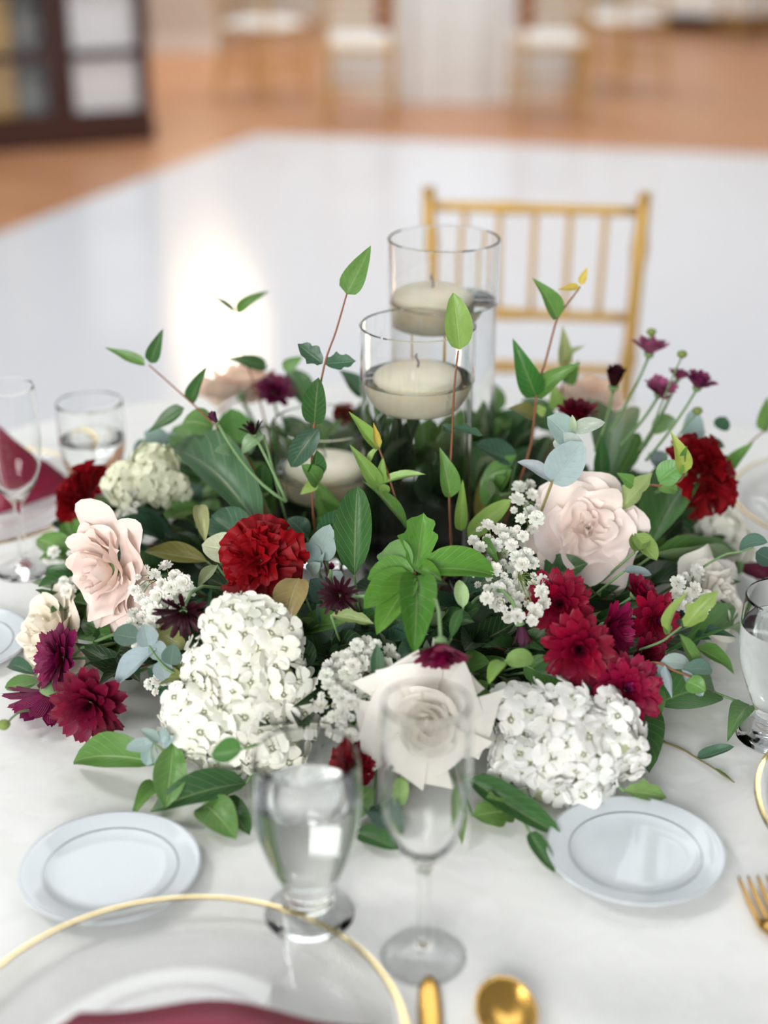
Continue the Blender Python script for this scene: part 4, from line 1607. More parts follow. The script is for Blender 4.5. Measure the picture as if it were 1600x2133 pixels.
# tall stalked ones
hub = at(597, 1045, 1.40)
q = at(530, 905, 1.42)
mum('nearly black bud with ragged petals on a pale green stalk', q, 34 * px2m(q), (-0.25, 0.9, 0.1), lin(44, 10, 24), 'spiky', None, hub, mid=at(562, 965, 1.41))
q = at(452, 880, 1.42)
mum('small purple bud on a long pale green stalk', q, 26 * px2m(q), (-0.45, 0.9, 0.1), lin(112, 58, 92), 'bud', None, hub, mid=at(520, 1005, 1.41))
base = at(1235, 985, 1.50)
for lab, px, py, r, Y, face, col, style, sp in (
        ('pink-edged purple chrysanthemum topmost of the tall stalks by the gold chair', 1352, 738, 46, 1.62, (0.15, 0.9, -0.1), PNK, 'cup', at(1270, 900, 1.55)),
        ('pinkish chrysanthemum seen from the side in the middle of the tall stalks', 1372, 822, 42, 1.58, (0.1, 0.8, 0.3), PNK, 'cup', at(1290, 930, 1.54)),
        ('purple chrysanthemum outermost on the tall stalks', 1452, 808, 42, 1.56, (0.25, 0.95, 0.1), lin(132, 48, 96), 'cup', at(1345, 960, 1.53)),
        ('small purple chrysanthemum peeping out behind the middle tall stalk', 1412, 790, 28, 1.60, (0.2, 0.8, -0.1), lin(140, 58, 100), 'cup', at(1330, 940, 1.55)),
        ('nearly black bud at the foot of the tall stalks', 1278, 806, 48, 1.58, (0.05, 0.95, 0.1), lin(50, 8, 22), 'bud', at(1240, 940, 1.54)),
):
    q = at(px, py, Y)
    mum(lab, q, r * px2m(q), face, col, style, None, sp, mid=q.lerp(sp, 0.5) + Vector((0.004, 0, -0.004)))
for lab, px, py, Y, sp in (('round green bud above the topmost pink chrysanthemum', 1357, 692, 1.62, at(1352, 738, 1.62)), ('round green bud beside the outermost purple chrysanthemum', 1421, 738, 1.58, at(1345, 930, 1.55)),
                           ('round green bud below the outermost purple chrysanthemum', 1453, 856, 1.55, at(1380, 960, 1.53)), ('olive green bud over the cloth near the hanging purple chrysanthemum', 8, 1510, 1.12, at(60, 1480, 1.16))):
    q = at(px, py, Y)
    t = thing('flower_bud', lab, 'bud', q, 'green flower buds')
    put('bud', lathe('bud', smooth_prof([(0, -0.7), (0.6, -0.6), (1.0, 0), (0.8, 0.5), (0.4, 0.75), (0, 0.78)], 3), M_STEM, 14), t, Matrix.Diagonal((0.0058, 0.0058, 0.0056, 1)), lin(122, 140, 72))
    stem_part(t, q - Vector((0, 0, 0.003)), sp, 0.0011, S_GREEN)


# ---- baby's breath
def spots_in(cx, cy, rx, ry, n, lift, seed, Y=None, tiltx=0.0):
    rnd = random.Random(seed)
    out = []
    tries = 0
    while len(out) < n and tries < 4000:
        tries += 1
        u, v = rnd.uniform(-1, 1), rnd.uniform(-1, 1)
        if u * u + v * v > 1:
            continue
        x, y = cx + u * rx + tiltx * v * ry, cy + v * ry
        if any((x - a) ** 2 + (y - b) ** 2 < 19 ** 2 for a, b, _ in out):
            continue
        l = lift + rnd.uniform(-0.012, 0.014)
        q = dome(x, y, l) if Y is None else at(x, y, Y + rnd.uniform(-0.02, 0.02))
        out.append((x, y, q))
    return [o[2] for o in out]


for lab, args, rt in (
        ('baby\'s breath spray between the sideways blush rose and the black chrysanthemum', (335, 1225, 58, 48, 20, 0.055, 1), (400, 1260)),
        ('baby\'s breath spray hanging below the sideways blush rose', (292, 1310, 34, 34, 14, 0.05, 2), (380, 1300)),
        ('largest baby\'s breath spray, beside the open blush rose', (1055, 1195, 74, 102, 54, 0.045, 3, None, 0.35), (1080, 1290)),
        ('fine baby\'s breath buds overlapping the edge of the open blush rose', (1095, 1065, 26, 62, 16, 0.05, 4), (1110, 1150)),
        ('baby\'s breath spray between the tall hydrangea and the ivory rose', (722, 1450, 56, 92, 40, 0.02, 5, None, -0.1), (760, 1480)),
        ('small baby\'s breath tuft over the dark leaves above the ivory rose', (770, 1365, 60, 30, 12, 0.03, 6), (780, 1420)),
        ('blurred baby\'s breath in front of the white rose by the goblet', (1440, 1232, 36, 48, 16, 0.045, 7), (1400, 1280)),
        ('blurred baby\'s breath behind the sideways blush rose, next to the flute foot', (128, 1190, 34, 46, 14, 0.02, 8), (200, 1220)),
        ('blurred baby\'s breath under the edge-on carnation beside the small hydrangea', (250, 1045, 40, 34, 14, 0.02, 9), (300, 1090)),
        ('baby\'s breath tuft in the shade beside the eucalyptus and tall hydrangea', (345, 1425, 36, 26, 9, 0.01, 10), (380, 1440)),
):
    sp = spots_in(*args)
    gypsophila(lab, sp, dome(rt[0], rt[1], -0.01))

# ---- tall leafy sprigs
sprig('leafy_sprig', 'tall sprig with chewed leaves and a red-brown stem beside the shortest cylinder',
      [(655, 1095, 1.40), (649, 985, 1.40), (655, 880, 1.41), (676, 760, 1.42), (700, 690, 1.43), (723, 610, 1.44)],
      [(722, 612, 773, 511, 52, G_MID), (672, 757, 620, 716, 38, G_BLUE, 'lobed'), (676, 757, 742, 752, 34, G_BLUE, 'lobed'), (655, 884, 664, 786, 50, G_DARK, 'oval'), (664, 892, 606, 973, 48, G_BLUE, 'oval'),
       (648, 1000, 660, 938, 44, G_DARK, 'oval'), (662, 1008, 628, 968, 40, G_MID, 'oval'), (660, 1005, 625, 1030, 26, G_LIGHT)])
sprig('leafy_sprig', 'tall sprig tipped by one pale green leaf in front of the middle cylinder',
      [(940, 1170, 1.39), (936, 1040, 1.39), (942, 900, 1.40), (947, 800, 1.40), (955, 730, 1.41)],
      [(957, 728, 944, 609, 56, G_LIGHT, 'oval'), (943, 900, 921, 884, 24, G_BLUE), (945, 892, 1008, 908, 30, G_BLUE, 'lobed'), (938, 1036, 916, 932, 48, G_MID), (960, 1105, 964, 998, 28, G_LIGHT), (975, 1120, 1066, 1040, 42, G_LIGHT, 'oval')])
sprig('leafy_sprig', 'light green sprig with narrow leaves and a yellow tip before the cylinders',
      [(860, 1120, 1.37), (832, 1060, 1.37), (806, 980, 1.37), (790, 935, 1.375), (772, 885, 1.38)],
      [(790, 935, 727, 857, 32, G_LIGHT), (786, 930, 778, 880, 18, G_YELLOW), (792, 1018, 728, 925, 36, G_LIGHT), (770, 965, 795, 928, 18, G_LIGHT), (792, 1010, 798, 950, 26, G_LIGHT), (790, 1012, 888, 988, 22, G_LIGHT, 'narrow'),
       (806, 1030, 792, 1010, 24, G_LIGHT, 'round'), (845, 1100, 756, 1002, 24, G_MID, 'narrow')])
sprig('leafy_sprig', 'sprig with paired leaves reaching towards the dance floor above the small hydrangea',
      [(520, 960, 1.50), (432, 870, 1.52), (372, 815, 1.53), (310, 760, 1.54)],
      [(302, 762, 219, 723, 30, G_MID), (314, 756, 340, 684, 32, G_DARK), (398, 838, 432, 762, 32, G_DARK), (384, 850, 308, 900, 38, G_DARK), (445, 890, 380, 880, 60, G_MID, 'oval')])
sprig('leafy_sprig', 'twin leaves on a hair-thin stalk in front of the warm floor glow',
      [(540, 830, 1.70), (505, 730, 1.71), (489, 655, 1.72)],
      [(492, 652, 562, 606, 26, G_MID), (488, 652, 437, 614, 14, G_BLUE), (556, 768, 470, 747, 34, G_DARK), (590, 770, 632, 742, 30, G_MID)])
sprig('leafy_sprig', 'tall sprig with a yellow leaf pair at its tip, before the gold chair',
      [(1105, 930, 1.50), (1118, 820, 1.51), (1140, 740, 1.52), (1161, 664, 1.53), (1185, 630, 1.54), (1209, 597, 1.545)],
      [(1160, 664, 1110, 579, 46, G_MID), (1206, 597, 1162, 603, 17, G_YELLOW), (1210, 593, 1225, 556, 18, G_YELLOW), (1117, 826, 1068, 704, 54, lin(62, 118, 52)), (1118, 826, 1211, 755, 44, G_MID), (1112, 870, 1060, 850, 44, G_OLIVE), (1118, 860, 1138, 850, 34, G_LIGHT)])
sprig('leafy_sprig', 'blurred pale sprig behind the yellow-tipped one',
      [(1160, 900, 1.66), (1172, 800, 1.67), (1180, 740, 1.68)],
      [(1175, 765, 1172, 678, 32, lin(168, 180, 122)), (1182, 760, 1220, 720, 26, lin(176, 190, 140)), (1165, 850, 1150, 800, 40, G_LIGHT), (1180, 800, 1206, 750, 30, G_MID)])
sprig('leafy_sprig', 'blurred sprig leaning out over the cloth beyond the edge-on carnation',
      [(1440, 1040, 1.55), (1500, 985, 1.58), (1560, 925, 1.62), (1602, 890, 1.64)],
      [(1510, 985, 1571, 920, 34, G_MID), (1592, 900, 1600, 825, 34, G_MID), (1500, 895, 1512, 868, 34, G_BLUE, 'round')])
sprig('leafy_sprig', 'short sprig with one bright yellow-green leaf against the dark carnation',
      [(1330, 1022, 1.385), (1380, 1012, 1.385), (1415, 1003, 1.385), (1426, 985, 1.385)],
      [(1424, 986, 1397, 898, 40, G_LIME), (1372, 1003, 1425, 965, 52, lin(92, 150, 70), 'oval'), (1424, 960, 1432, 928, 16, G_MID), (1370, 1015, 1412, 1022, 36, G_MID, 'round'), (1292, 1060, 1360, 985, 42, lin(150, 168, 110), 'lobed'), (1320, 1010, 1285, 985, 30, G_MID)])
sprig('trailing_vine', 'thin vine trailing on the cloth towards the water goblet',
      [(1372, 1542, 1.20), (1420, 1560, 1.185), (1450, 1578, 1.17), (1490, 1602, 1.15), (1530, 1630, 1.13)],
      [(1452, 1580, 1530, 1555, 30, G_BLUE, 'oval', 0.0), (1375, 1540, 1388, 1568, 14, G_MID, 'oval', 0.0), (1490, 1600, 1528, 1628, 7, G_MID, 'narrow', -0.015)], lin(130, 120, 80), 0.0009, to_foam=False)
sprig('leafy_sprig', 'sprig with jagged light green leaves between crimson trio and white rose',
      [(1370, 1340, 1.20), (1400, 1320, 1.19), (1420, 1305, 1.185)],
      [(1395, 1320, 1435, 1232, 34, G_LIGHT), (1425, 1305, 1497, 1230, 40, G_LIGHT, 'lobed'), (1415, 1320, 1470, 1430, 28, G_MID), (1395, 1318, 1380, 1300, 24, G_MID)], S_GREEN)
sprig('eucalyptus_sprig', 'grey-green eucalyptus sprig fanning out below the outer crimson trio',
      [(1360, 1380, 1.18), (1400, 1395, 1.17), (1440, 1410, 1.165)],
      [(1375, 1380, 1440, 1388, 34, G_EUC, 'oval'), (1385, 1385, 1400, 1455, 22, G_EUC), (1420, 1395, 1465, 1450, 26, G_EUC, 'obov'), (1425, 1395, 1484, 1395, 40, G_EUCD, 'obov'), (1365, 1385, 1400, 1440, 32, G_EUC), (1430, 1420, 1470, 1440, 40, G_MID, 'oval')], S_BROWN, group='eucalyptus sprigs')
sprig('eucalyptus_sprig', 'pale blue eucalyptus sprig above the open blush rose',
      [(1150, 1005, 1.36), (1163, 968, 1.365), (1180, 935, 1.37), (1192, 905, 1.375), (1196, 880, 1.38)],
      [(1190, 920, 1140, 868, 58, G_EUC, 'round'), (1152, 922, 1216, 930, 44, lin(172, 186, 180), 'round'), (1150, 1005, 1215, 920, 74, G_EUC, 'round'), (1150, 1005, 1078, 962, 36, lin(176, 192, 196), 'oval'), (1196, 896, 1261, 880, 32, lin(190, 204, 190), 'oval'), (1194, 898, 1192, 864, 16, lin(180, 200, 170), 'oval')],
      lin(150, 140, 90), group='eucalyptus sprigs')
sprig('eucalyptus_sprig', 'grey eucalyptus sprig beside the middle dark red carnation',
      [(690, 1330, 1.27), (675, 1260, 1.29), (665, 1200, 1.31), (672, 1160, 1.32)],
      [(665, 1165, 688, 1092, 56, G_EUC, 'oval'), (660, 1180, 630, 1132, 42, G_EUC, 'round'), (668, 1180, 676, 1150, 16, G_EUC), (645, 1190, 668, 1172, 28, lin(176, 192, 186), 'round'), (668, 1232, 646, 1206, 44, G_EUCD, 'oval'), (690, 1230, 712, 1190, 40, G_EUC, 'round'), (668, 1250, 645, 1220, 50, G_EUCD, 'oval'),
       (690, 1310, 660, 1258, 46, G_EUCD, 'oval'), (705, 1320, 735, 1270, 44, G_EUCD, 'round'), (690, 1330, 650, 1300, 46, G_EUCD, 'round'), (690, 1330, 725, 1345, 54, G_EUCD, 'round')],
      S_GREEN, group='eucalyptus sprigs')
sprig('eucalyptus_sprig', 'blue-grey eucalyptus sprig between purple chrysanthemums and tall hydrangea',
      [(360, 1400, 1.18), (330, 1375, 1.185), (310, 1345, 1.19)],
      [(325, 1352, 240, 1432, 54, G_EUC, 'oval'), (290, 1330, 236, 1320, 54, G_EUCD, 'round'), (310, 1345, 300, 1300, 44, G_EUC, 'round'), (335, 1375, 345, 1420, 40, G_EUC, 'oval'), (355, 1385, 362, 1340, 40, G_EUCD, 'oval'), (310, 1345, 345, 1365, 40, G_EUC, 'round')],
      S_GREEN, group='eucalyptus sprigs')
sprig('eucalyptus_sprig', 'small silvery eucalyptus tuft low beside the big pointed leaf',
      [(352, 1560, 1.125), (330, 1555, 1.12), (318, 1548, 1.12)],
      [(318, 1548, 262, 1560, 32, G_EUC, 'oval'), (330, 1545, 292, 1520, 24, G_EUC, 'oval'), (318, 1550, 333, 1596, 16, lin(180, 196, 188), 'oval'), (315, 1552, 305, 1595, 34, G_EUC, 'oval'), (340, 1550, 345, 1515, 30, G_EUC, 'oval'), (340, 1555, 362, 1535, 24, G_EUC, 'round')],
      S_GREEN, group='eucalyptus sprigs')
sprig('eucalyptus_sprig', 'dark rounded eucalyptus leaves over the stalked burgundy bud',
      [(1500, 1160, 1.35), (1540, 1150, 1.345), (1570, 1140, 1.34)],
      [(1540, 1145, 1600, 1130, 40, lin(84, 118, 104), 'round'), (1575, 1150, 1615, 1170, 40, lin(60, 92, 80), 'round')], S_GREEN, group='eucalyptus sprigs')
sprig('eucalyptus_sprig', 'blurred pale eucalyptus at the back near the small hydrangea',
      [(400, 960, 1.60), (350, 940, 1.62), (320, 920, 1.63)],
      [(340, 935, 300, 900, 50, G_EUC, 'round'), (320, 925, 280, 950, 40, G_EUCD, 'round'), (370, 945, 345, 900, 40, G_EUC, 'round'), (330, 935, 300, 975, 40, G_EUCD, 'oval')], S_GREEN, group='eucalyptus sprigs')
sprig('eucalyptus_sprig', 'blurred blue eucalyptus behind the edge-on carnation',
      [(1390, 1010, 1.58), (1440, 935, 1.60), (1470, 900, 1.61)],
      [(1440, 940, 1445, 850, 44, G_EUC, 'round'), (1465, 920, 1510, 932, 22, G_BLUE, 'oval'), (1380, 980, 1350, 945, 44, G_EUC, 'round'), (1400, 985, 1360, 1000, 40, G_EUC, 'oval')], S_GREEN, group='eucalyptus sprigs')

# ---- bright whorl of leaves in the middle
wc = dome(864, 1192, 0.06)
t = thing('leaf_whorl', 'whorl of glossy bright green leaves in the middle, below the cylinders', 'foliage', wc, 'leafy sprigs')
BR = lin(96, 150, 58)
for bx, by, tx, ty, w, col, kd, l2 in ((866, 1190, 882, 1068, 62, BR, 'lobed', 0.075), (862, 1190, 765, 1206, 62, BR, 'oval', 0.06), (858, 1186, 797, 1148, 58, lin(106, 150, 84), 'round', 0.055), (860, 1198, 758, 1268, 62, BR, 'oval', 0.06),
                                       (868, 1200, 862, 1366, 64, lin(84, 136, 52), 'oval', 0.06), (858, 1205, 784, 1322, 54, BR, 'oval', 0.05), (872, 1188, 1034, 1200, 62, lin(86, 138, 50), 'oval', 0.05), (870, 1180, 920, 1210, 30, BR, 'oval', 0.07)):
    add_leaf(t, dome(bx, by, 0.06), dome(tx, ty, l2), 1.2 * w * px2m(wc), col, kd, fold=0.28, tilt=0.15)
stem_part(t, wc, foam_point(wc, 0.8), 0.0018, S_BROWN)

# ---- broad leaves, placed one by one
for lab, bx, by, tx, ty, w, col, kd, lift, tl in (
        ('broad pointed leaf reaching out over the cloth towards the bread plate, nearest the purple flowers', 330, 1592, 153, 1588, 74, G_MID, 'oval', 0.02, 0.0),
        ('upright blunt leaf with pale veins below the tall hydrangea', 362, 1545, 345, 1682, 64, lin(102, 146, 74), 'obov', 0.03, 0.012),
        ('long dark leaf with a clear midrib under the tall hydrangea', 512, 1632, 314, 1690, 66, G_DARK, 'oval', 0.008, 0.004),
        ('narrow leaf edge lying on the cloth beside the long dark leaf', 330, 1635, 272, 1708, 40, G_MID, 'lance', 0.004, 0.0),
        ('low leaf pointing at the goblet bowl', 425, 1678, 492, 1748, 74, G_MID, 'oval', 0.004, 0.0),
        ('small leaf tucked against the goblet near the low leaf', 470, 1660, 520, 1740, 44, G_DARK, 'oval', 0.006, 0.0),
        ('small dark leaf lying over the lower florets of the tall hydrangea', 505, 1560, 440, 1572, 54, lin(70, 116, 54), 'oval', 0.085, 0.075),
        ('low two-lobed leaf under the ivory rose', 985, 1700, 1078, 1692, 64, G_MID, 'lobed', 0.006, 0.0),
        ('long dark leaf lying from the ivory rose to the bread plate', 978, 1622, 1172, 1742, 56, G_DARK, 'oval', 0.012, 0.003),
        ('dark leaf tip pointing down against the bread plate', 1104, 1735, 1156, 1818, 34, G_DARK, 'oval', 0.004, 0.0),
        ('leaf with a torn edge beside the rounder hydrangea on the cloth', 1300, 1648, 1390, 1662, 40, lin(128, 160, 92), 'lobed', 0.01, 0.0),
        ('dark rounded leaf behind the side of the rounder hydrangea', 1330, 1480, 1352, 1610, 74, G_DARK, 'oval', -0.01, 0.0),
        ('tall dark leaf standing before the middle cylinder', 738, 1198, 744, 1012, 72, lin(56, 104, 50), 'oval', 0.03, 0.075),
        ('dark leaf leaning towards the shortest cylinder', 672, 1130, 722, 1062, 50, lin(48, 96, 60), 'oval', 0.02, 0.06),
        ('huge matte leaf with pale ribs behind the middle carnation', 548, 1112, 352, 938, 100, lin(82, 118, 86), 'oval', 0.0, 0.05),
        ('large dull leaf below the huge ribbed one', 540, 1140, 440, 1075, 80, lin(74, 112, 84), 'obov', 0.02, 0.02),
        ('large upright leaf behind the pale eucalyptus', 1262, 1015, 1285, 858, 92, lin(92, 134, 82), 'obov', 0.02, 0.08),
        ('dark narrow upright leaf beside the pale eucalyptus', 1252, 1005, 1252, 905, 34, lin(54, 112, 48), 'lance', 0.03, 0.075),
        ('huge leaf with a pale midrib beside the open blush rose', 1352, 1145, 1448, 985, 100, lin(92, 138, 78), 'oval', 0.01, 0.05),
        ('long horizontal leaf with a brown scorch mark', 1362, 1156, 1545, 1152, 34, lin(96, 140, 72), 'narrow', 0.03, 0.02),
        ('curled tan leaf between the carnation and the tall hydrangea', 622, 1206, 592, 1310, 66, G_TAN, 'oval', 0.045, 0.04),
        ('olive leaf lying in the shade behind the sideways blush rose', 432, 1170, 300, 1148, 42, G_OLIVE, 'narrow', 0.0, 0.02),
        ('pale dry leaf with a bent tip beside the middle carnation', 500, 1150, 420, 1135, 64, G_PALE, 'oval', 0.03, 0.04),
        ('pale dry curl of leaf rising above the dry bent leaf', 428, 1130, 416, 1052, 30, lin(176, 174, 124), 'narrow', 0.03, 0.04),
        ('pale drooping leaf tip under the dry bent leaf', 452, 1178, 412, 1225, 24, lin(168, 178, 130), 'narrow', 0.03, 0.02),
        ('olive leaf below the nearly black chrysanthemum', 318, 1312, 388, 1352, 48, lin(144, 148, 84), 'oval', 0.035, 0.03),
        ('small olive leaf against the shoulder of the tall hydrangea', 384, 1412, 336, 1420, 40, lin(136, 138, 78), 'obov', 0.03, 0.02),
        ('olive leaf spine between eucalyptus and tall hydrangea', 345, 1370, 392, 1442, 30, lin(84, 104, 48), 'lance', 0.02, 0.02),
        ('bright leaf behind the sideways blush rose, over the cloth', 215, 1135, 132, 1130, 50, lin(100, 150, 66), 'oval', 0.0, 0.01),
        ('pointed leaf below the bright one, beside the flute foot', 180, 1205, 106, 1232, 44, lin(92, 140, 66), 'lance', 0.0, 0.0),
        ('dark glossy leaf under the sideways blush rose', 160, 1300, 232, 1332, 70, lin(62, 108, 46), 'oval', 0.0, 0.0),
        ('leaf pair tip poking out beside the hanging purple chrysanthemum', 80, 1420, 10, 1432, 32, lin(90, 132, 66), 'oval', 0.01, 0.0),
        ('bluish leaf behind the hanging purple chrysanthemum', 72, 1405, 18, 1386, 30, G_BLUE, 'oval', 0.01, 0.005),
        ('big leaf under the crimson cluster', 1090, 1385, 1180, 1420, 66, lin(84, 132, 60), 'oval', 0.02, 0.03),
        ('dark glossy leaf arching over the rounder hydrangea', 1100, 1400, 1262, 1462, 60, G_DARK, 'oval', 0.015, 0.03),
        ('light green rounded leaf pair above the ivory rose', 1052, 1378, 1112, 1372, 38, lin(140, 180, 96), 'round', 0.045, 0.05),
        ('small light leaf hanging from the rounded pair', 1050, 1380, 1018, 1425, 30, lin(134, 176, 84), 'oval', 0.045, 0.05),
        ('pale upright leaf beside the bright whorl', 965, 1266, 956, 1208, 28, lin(172, 200, 140), 'oval', 0.055, 0.065),
        ('narrow leaf rising out of the magenta chrysanthemum', 940, 1330, 962, 1268, 22, lin(90, 140, 80), 'narrow', 0.05, 0.055),
        ('olive-green small leaf between eucalyptus and bright whorl', 690, 1282, 780, 1300, 28, lin(140, 158, 98), 'lobed', 0.04, 0.04),
        ('leaf standing among the baby\'s breath above the ivory rose', 785, 1420, 786, 1340, 28, lin(80, 116, 88), 'narrow', 0.035, 0.045),
        ('light folded leaf beside the open blush rose', 1325, 1112, 1368, 1168, 40, lin(140, 166, 88), 'oval', 0.05, 0.05),
        ('small green leaf above the light folded one', 1322, 1150, 1345, 1108, 40, lin(128, 160, 84), 'round', 0.045, 0.05),
        ('silvery leaf edge below the open blush rose', 1300, 1190, 1358, 1196, 26, G_EUC, 'oval', 0.04, 0.04),
        ('dark broad leaf on the cloth behind the water goblet foot', 1360, 1470, 1490, 1440, 90, lin(72, 122, 62), 'oval', 0.0, 0.0),
        ('grey-green leaf leaning on the water goblet', 1560, 1470, 1515, 1545, 50, lin(104, 146, 92), 'lance', 0.01, 0.0),
        ('long leaf reaching behind the water goblet', 1390, 1360, 1545, 1330, 60, lin(88, 136, 70), 'oval', 0.0, 0.0),
        ('narrow bright leaf below the long one behind the water goblet', 1450, 1350, 1530, 1405, 40, lin(98, 146, 66), 'lance', 0.0, 0.0),
        ('hanging narrow leaf beside the drooping crimson chrysanthemum', 1372, 1430, 1365, 1510, 34, lin(100, 142, 88), 'lance', 0.02, 0.01),
        ('leaf tucked between baby\'s breath and open blush rose', 1000, 1130, 1045, 1185, 26, G_MID, 'lance', 0.04, 0.045),
        ('leaf standing between goblet and flute, below the small crimson carnation', 720, 1700, 775, 1640, 60, lin(96, 140, 70), 'oval', 0.0, 0.02),
        ('pale leaf lying on the cloth behind the flute bowl', 780, 1680, 830, 1760, 60, G_EUCD, 'oval', 0.0, 0.0),
        ('dark leaf on the cloth behind the flute bowl', 740, 1735, 830, 1770, 46, G_DARK, 'oval', 0.0, 0.0),
        ('yellow-green leaf seen through the flute bowl', 830, 1620, 822, 1700, 40, G_LIGHT, 'oval', 0.01, 0.01),
        ('narrow light leaf just outside the flute bowl', 958, 1640, 962, 1760, 26, lin(120, 160, 84), 'narrow', 0.01, 0.0),
        ('dark leaf under the sprays above the tall hydrangea shoulder', 640, 1400, 600, 1330, 70, G_DEEP_SHADE, 'oval', 0.0, 0.01),
):
    big_leaf(lab, bx, by, tx, ty, w, col, kd, lift, tl)
for lab, bx, by, tx, ty, w, col, kd, Yb, Yt in (
        ('dark leaf standing behind the light sprig, beside the tallest cylinder', 1075, 960, 990, 925, 50, G_BLUE, 'oval', 1.50, 1.46),
        ('golden brown leaf seen beside the middle cylinder', 1010, 1100, 1018, 975, 48, lin(150, 138, 74), 'oval', 1.52, 1.54),
        ('blurred dark leaf at the back beside the burgundy chrysanthemum', 640, 850, 600, 770, 50, G_DARK, 'oval', 1.72, 1.76),
        ('blurred dark leaf behind the sprig with chewed leaves', 760, 830, 706, 770, 44, lin(54, 96, 66), 'lance', 1.66, 1.68),
        ('blurred bright leaf behind the purple bud stalks', 500, 960, 480, 850, 80, lin(92, 146, 66), 'oval', 1.62, 1.66),
        ('blurred mid-green leaf behind the nearly black bud', 440, 960, 360, 890, 90, lin(100, 140, 84), 'oval', 1.58, 1.62),
        ('small cupped leaf beside the pale green stalks', 550, 905, 505, 945, 32, lin(132, 162, 122), 'oval', 1.44, 1.43),
        ('small horizontal leaf across the pale green stalks', 490, 945, 446, 940, 30, lin(112, 152, 104), 'oval', 1.46, 1.45),
        ('dark small leaf between the pale green stalks and shortest cylinder', 545, 1030, 548, 965, 40, lin(52, 100, 48), 'oval', 1.46, 1.47),
        ('blurred green leaf under the tall chrysanthemum stalks', 1290, 990, 1330, 900, 50, lin(100, 140, 80), 'oval', 1.56, 1.60),
        ('blurred small leaf on the tall chrysanthemum stalks', 1360, 905, 1405, 870, 36, lin(112, 148, 92), 'oval', 1.58, 1.60),
        ('blurred dark leaf behind the back peach rose', 1150, 900, 1090, 830, 54, G_DARK, 'oval', 1.70, 1.74),
        ('blurred leaf beside the tallest cylinder at the back', 1040, 860, 1010, 790, 44, G_MID, 'lance', 1.76, 1.80),
        ('dark small leaf hanging off the pale green stalk fork', 640, 1120, 600, 1080, 44, G_BLUE, 'oval', 1.37, 1.38),
):
    big_leaf(lab, bx, by, tx, ty, w, col, kd, Y=(Yb, Yt))

# ---- filler greenery that closes the gaps between the flowers
LAND = [('goblet of water', 640, 1640), ('flute bowl', 880, 1660), ('ivory rose', 890, 1500), ('tall hydrangea', 505, 1430), ('rounder hydrangea', 1190, 1570), ('open blush rose', 1222, 1102), ('sideways blush rose', 232, 1188),
        ('middle carnation', 545, 1168), ('crimson cluster', 1205, 1320), ('outer crimson trio', 1345, 1270), ('bright leaf whorl', 864, 1200), ('purple chrysanthemums', 140, 1420), ('cream rose', 110, 1320), ('small hydrangea', 310, 1000),
        ('edge-on carnation by the flute', 190, 1040), ('white rose by the goblet', 1480, 1250), ('stalked burgundy bud', 1540, 1182), ('pale eucalyptus', 1175, 930), ('huge ribbed leaf', 450, 1020), ('grey eucalyptus', 680, 1200),
        ('largest spray of baby\'s breath', 1055, 1195), ('nearly black chrysanthemum', 385, 1285), ('vine on the cloth', 1400, 1540), ('long pointed leaf', 240, 1580), ('huge midrib leaf', 1395, 1060)]
LANDP = [(n, dome(x, y)) for n, x, y in LAND] + [(n, at(x, y, Y)) for n, x, y, Y in (
    ('back blush rose', 500, 815, 1.80), ('back peach rose', 1228, 830, 1.80), ('shortest cylinder', 640, 1010, 1.53), ('tallest cylinder', 1030, 900, 1.68), ('middle cylinder', 880, 1130, 1.43),
    ('tall chrysanthemum stalks', 1350, 900, 1.57), ('edge-on carnation by the yellow-green sprig', 1452, 992, 1.50), ('pale green bud stalks', 540, 960, 1.45))]
used_labels = {}


def filler_label(p, n, kind, col, Y):
    near = [a for a, _ in sorted(LANDP, key=lambda q: (q[1] - p).length)]
    kw = {'oval': 'rounded', 'lance': 'pointed', 'obov': 'blunt'}[kind]
    cw = {G_DARK: 'dark green', G_DEEP_SHADE: 'shade-darkened green', G_MID: 'mid-green', G_BLUE: 'bluish green'}[col]
    for q in ('twig of %s %s leaves tucked in by the %s' % (cw, kw, near[0]), 'twig of %s %s leaves between %s and %s' % (cw, kw, near[0], near[1]), 'twig of %s %s leaves between %s and %s' % (cw, kw, near[0], near[2]),
              'twig of %s %s leaves between %s and %s' % (cw, kw, near[1], near[2]), 'low twig of %s %s leaves near %s and %s' % (cw, kw, near[0], near[3]), 'hidden twig of %s %s leaves near %s and %s' % (cw, kw, near[1], near[3])):
        if q not in used_labels and len(q.split()) <= 16:
            used_labels[q] = 1
            return q
    return q


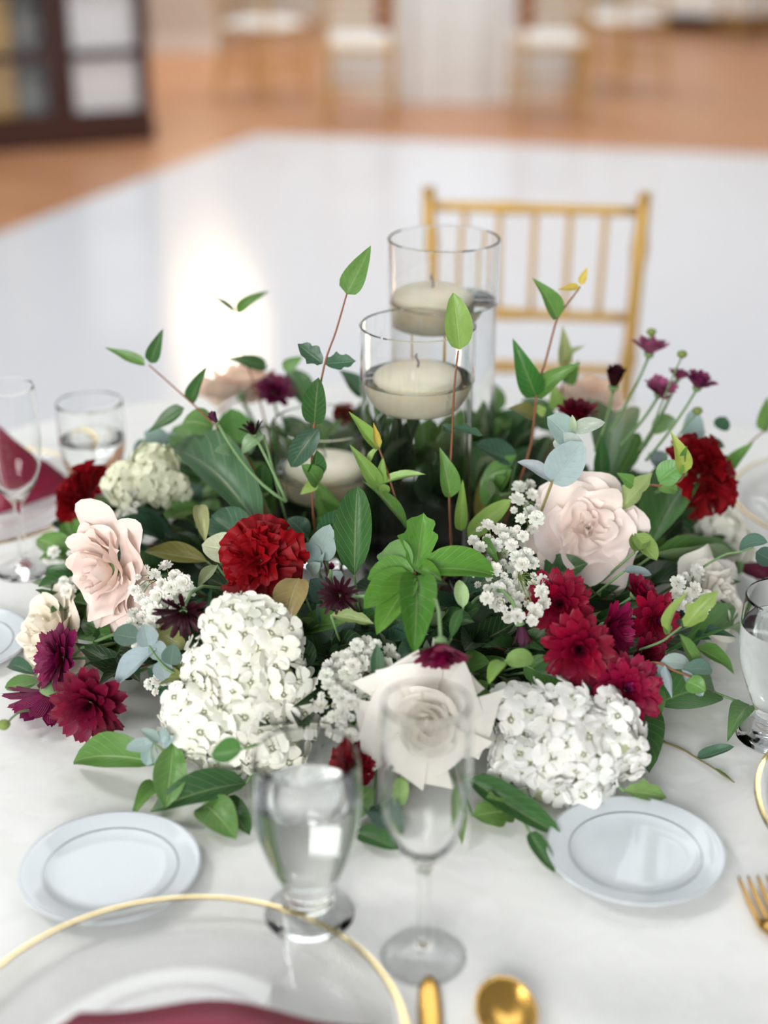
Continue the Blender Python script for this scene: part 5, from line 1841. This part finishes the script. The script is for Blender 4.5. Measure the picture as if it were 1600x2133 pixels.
rnd = random.Random(77)
for k in range(150):
    a = k * 2.39996
    f = math.sqrt((k + 0.5) / 150)
    rr = 0.13 + 0.235 * f
    x, y = rr * math.cos(a) * 0.93, DC.y + 0.02 + rr * 1.02 * math.sin(a)
    if any(math.hypot(x - cx, y - cy) < R + 0.025 for cx, cy, R in VASES):
        continue
    if y > DC.y + 0.2 and k % 3 == 0:
        continue
    e = 1 - (x / DR[0]) ** 2 - ((y - DC.y) / DR[1]) ** 2
    h = DR[2] * math.sqrt(max(e, 0.01)) * 0.62
    p = Vector((x, y, TABLE_Z + max(0.012, h)))
    out = Vector((math.cos(a), math.sin(a), 0.45))
    kind = rnd.choice(('oval', 'oval', 'lance', 'obov'))
    col = rnd.choice((G_DARK, G_DEEP_SHADE, G_DEEP_SHADE, G_DARK, G_BLUE, G_MID))
    n = rnd.choice((4, 5))
    leaf_cluster(filler_label(p, n, kind, col, y), p, out, n, rnd.uniform(0.045, 0.065), rnd.uniform(0.022, 0.03), col, kind, 'filler greenery', seed=k + 500)
# upright twigs packed round the cylinders
for k in range(36):
    cx, cy, R = VASES[k % 3]
    a = k * 2.39996 + 0.4
    x, y = cx + (R + 0.02) * math.cos(a), cy + (R + 0.02) * math.sin(a)
    if any(math.hypot(x - vx, y - vy) < vr + 0.014 for vx, vy, vr in VASES) or (y < 1.45):
        continue
    p = Vector((x, y, TABLE_Z + rnd.uniform(0.04, 0.12)))
    out = Vector((math.cos(a) * 0.6, math.sin(a) * 0.6, 1.0))
    kind = rnd.choice(('oval', 'lance', 'obov'))
    col = rnd.choice((G_DARK, G_MID, G_DEEP_SHADE))
    leaf_cluster(filler_label(p, 4, kind, col, y), p, out, 4, rnd.uniform(0.055, 0.075), rnd.uniform(0.024, 0.032), col, kind, 'filler greenery', seed=k + 900, spread=0.7)

# leafy twigs standing behind the cylinders, seen through their water
for k, (px, py, Y) in enumerate(((800, 930, 1.73), (850, 955, 1.75), (905, 935, 1.76), (960, 960, 1.75), (1020, 930, 1.74), (760, 950, 1.71), (880, 1010, 1.73), (990, 1010, 1.73), (1070, 960, 1.70))):
    p = at(px, py, Y)
    kind = rnd.choice(('oval', 'lance', 'obov'))
    col = rnd.choice((G_DARK, G_MID, G_DEEP_SHADE))
    leaf_cluster(filler_label(p, 5, kind, col, Y), p, Vector((rnd.uniform(-0.4, 0.4), 0.2, 1.0)), 5, rnd.uniform(0.06, 0.08), rnd.uniform(0.028, 0.036), col, kind, 'filler greenery', seed=k + 1300, spread=1.0)
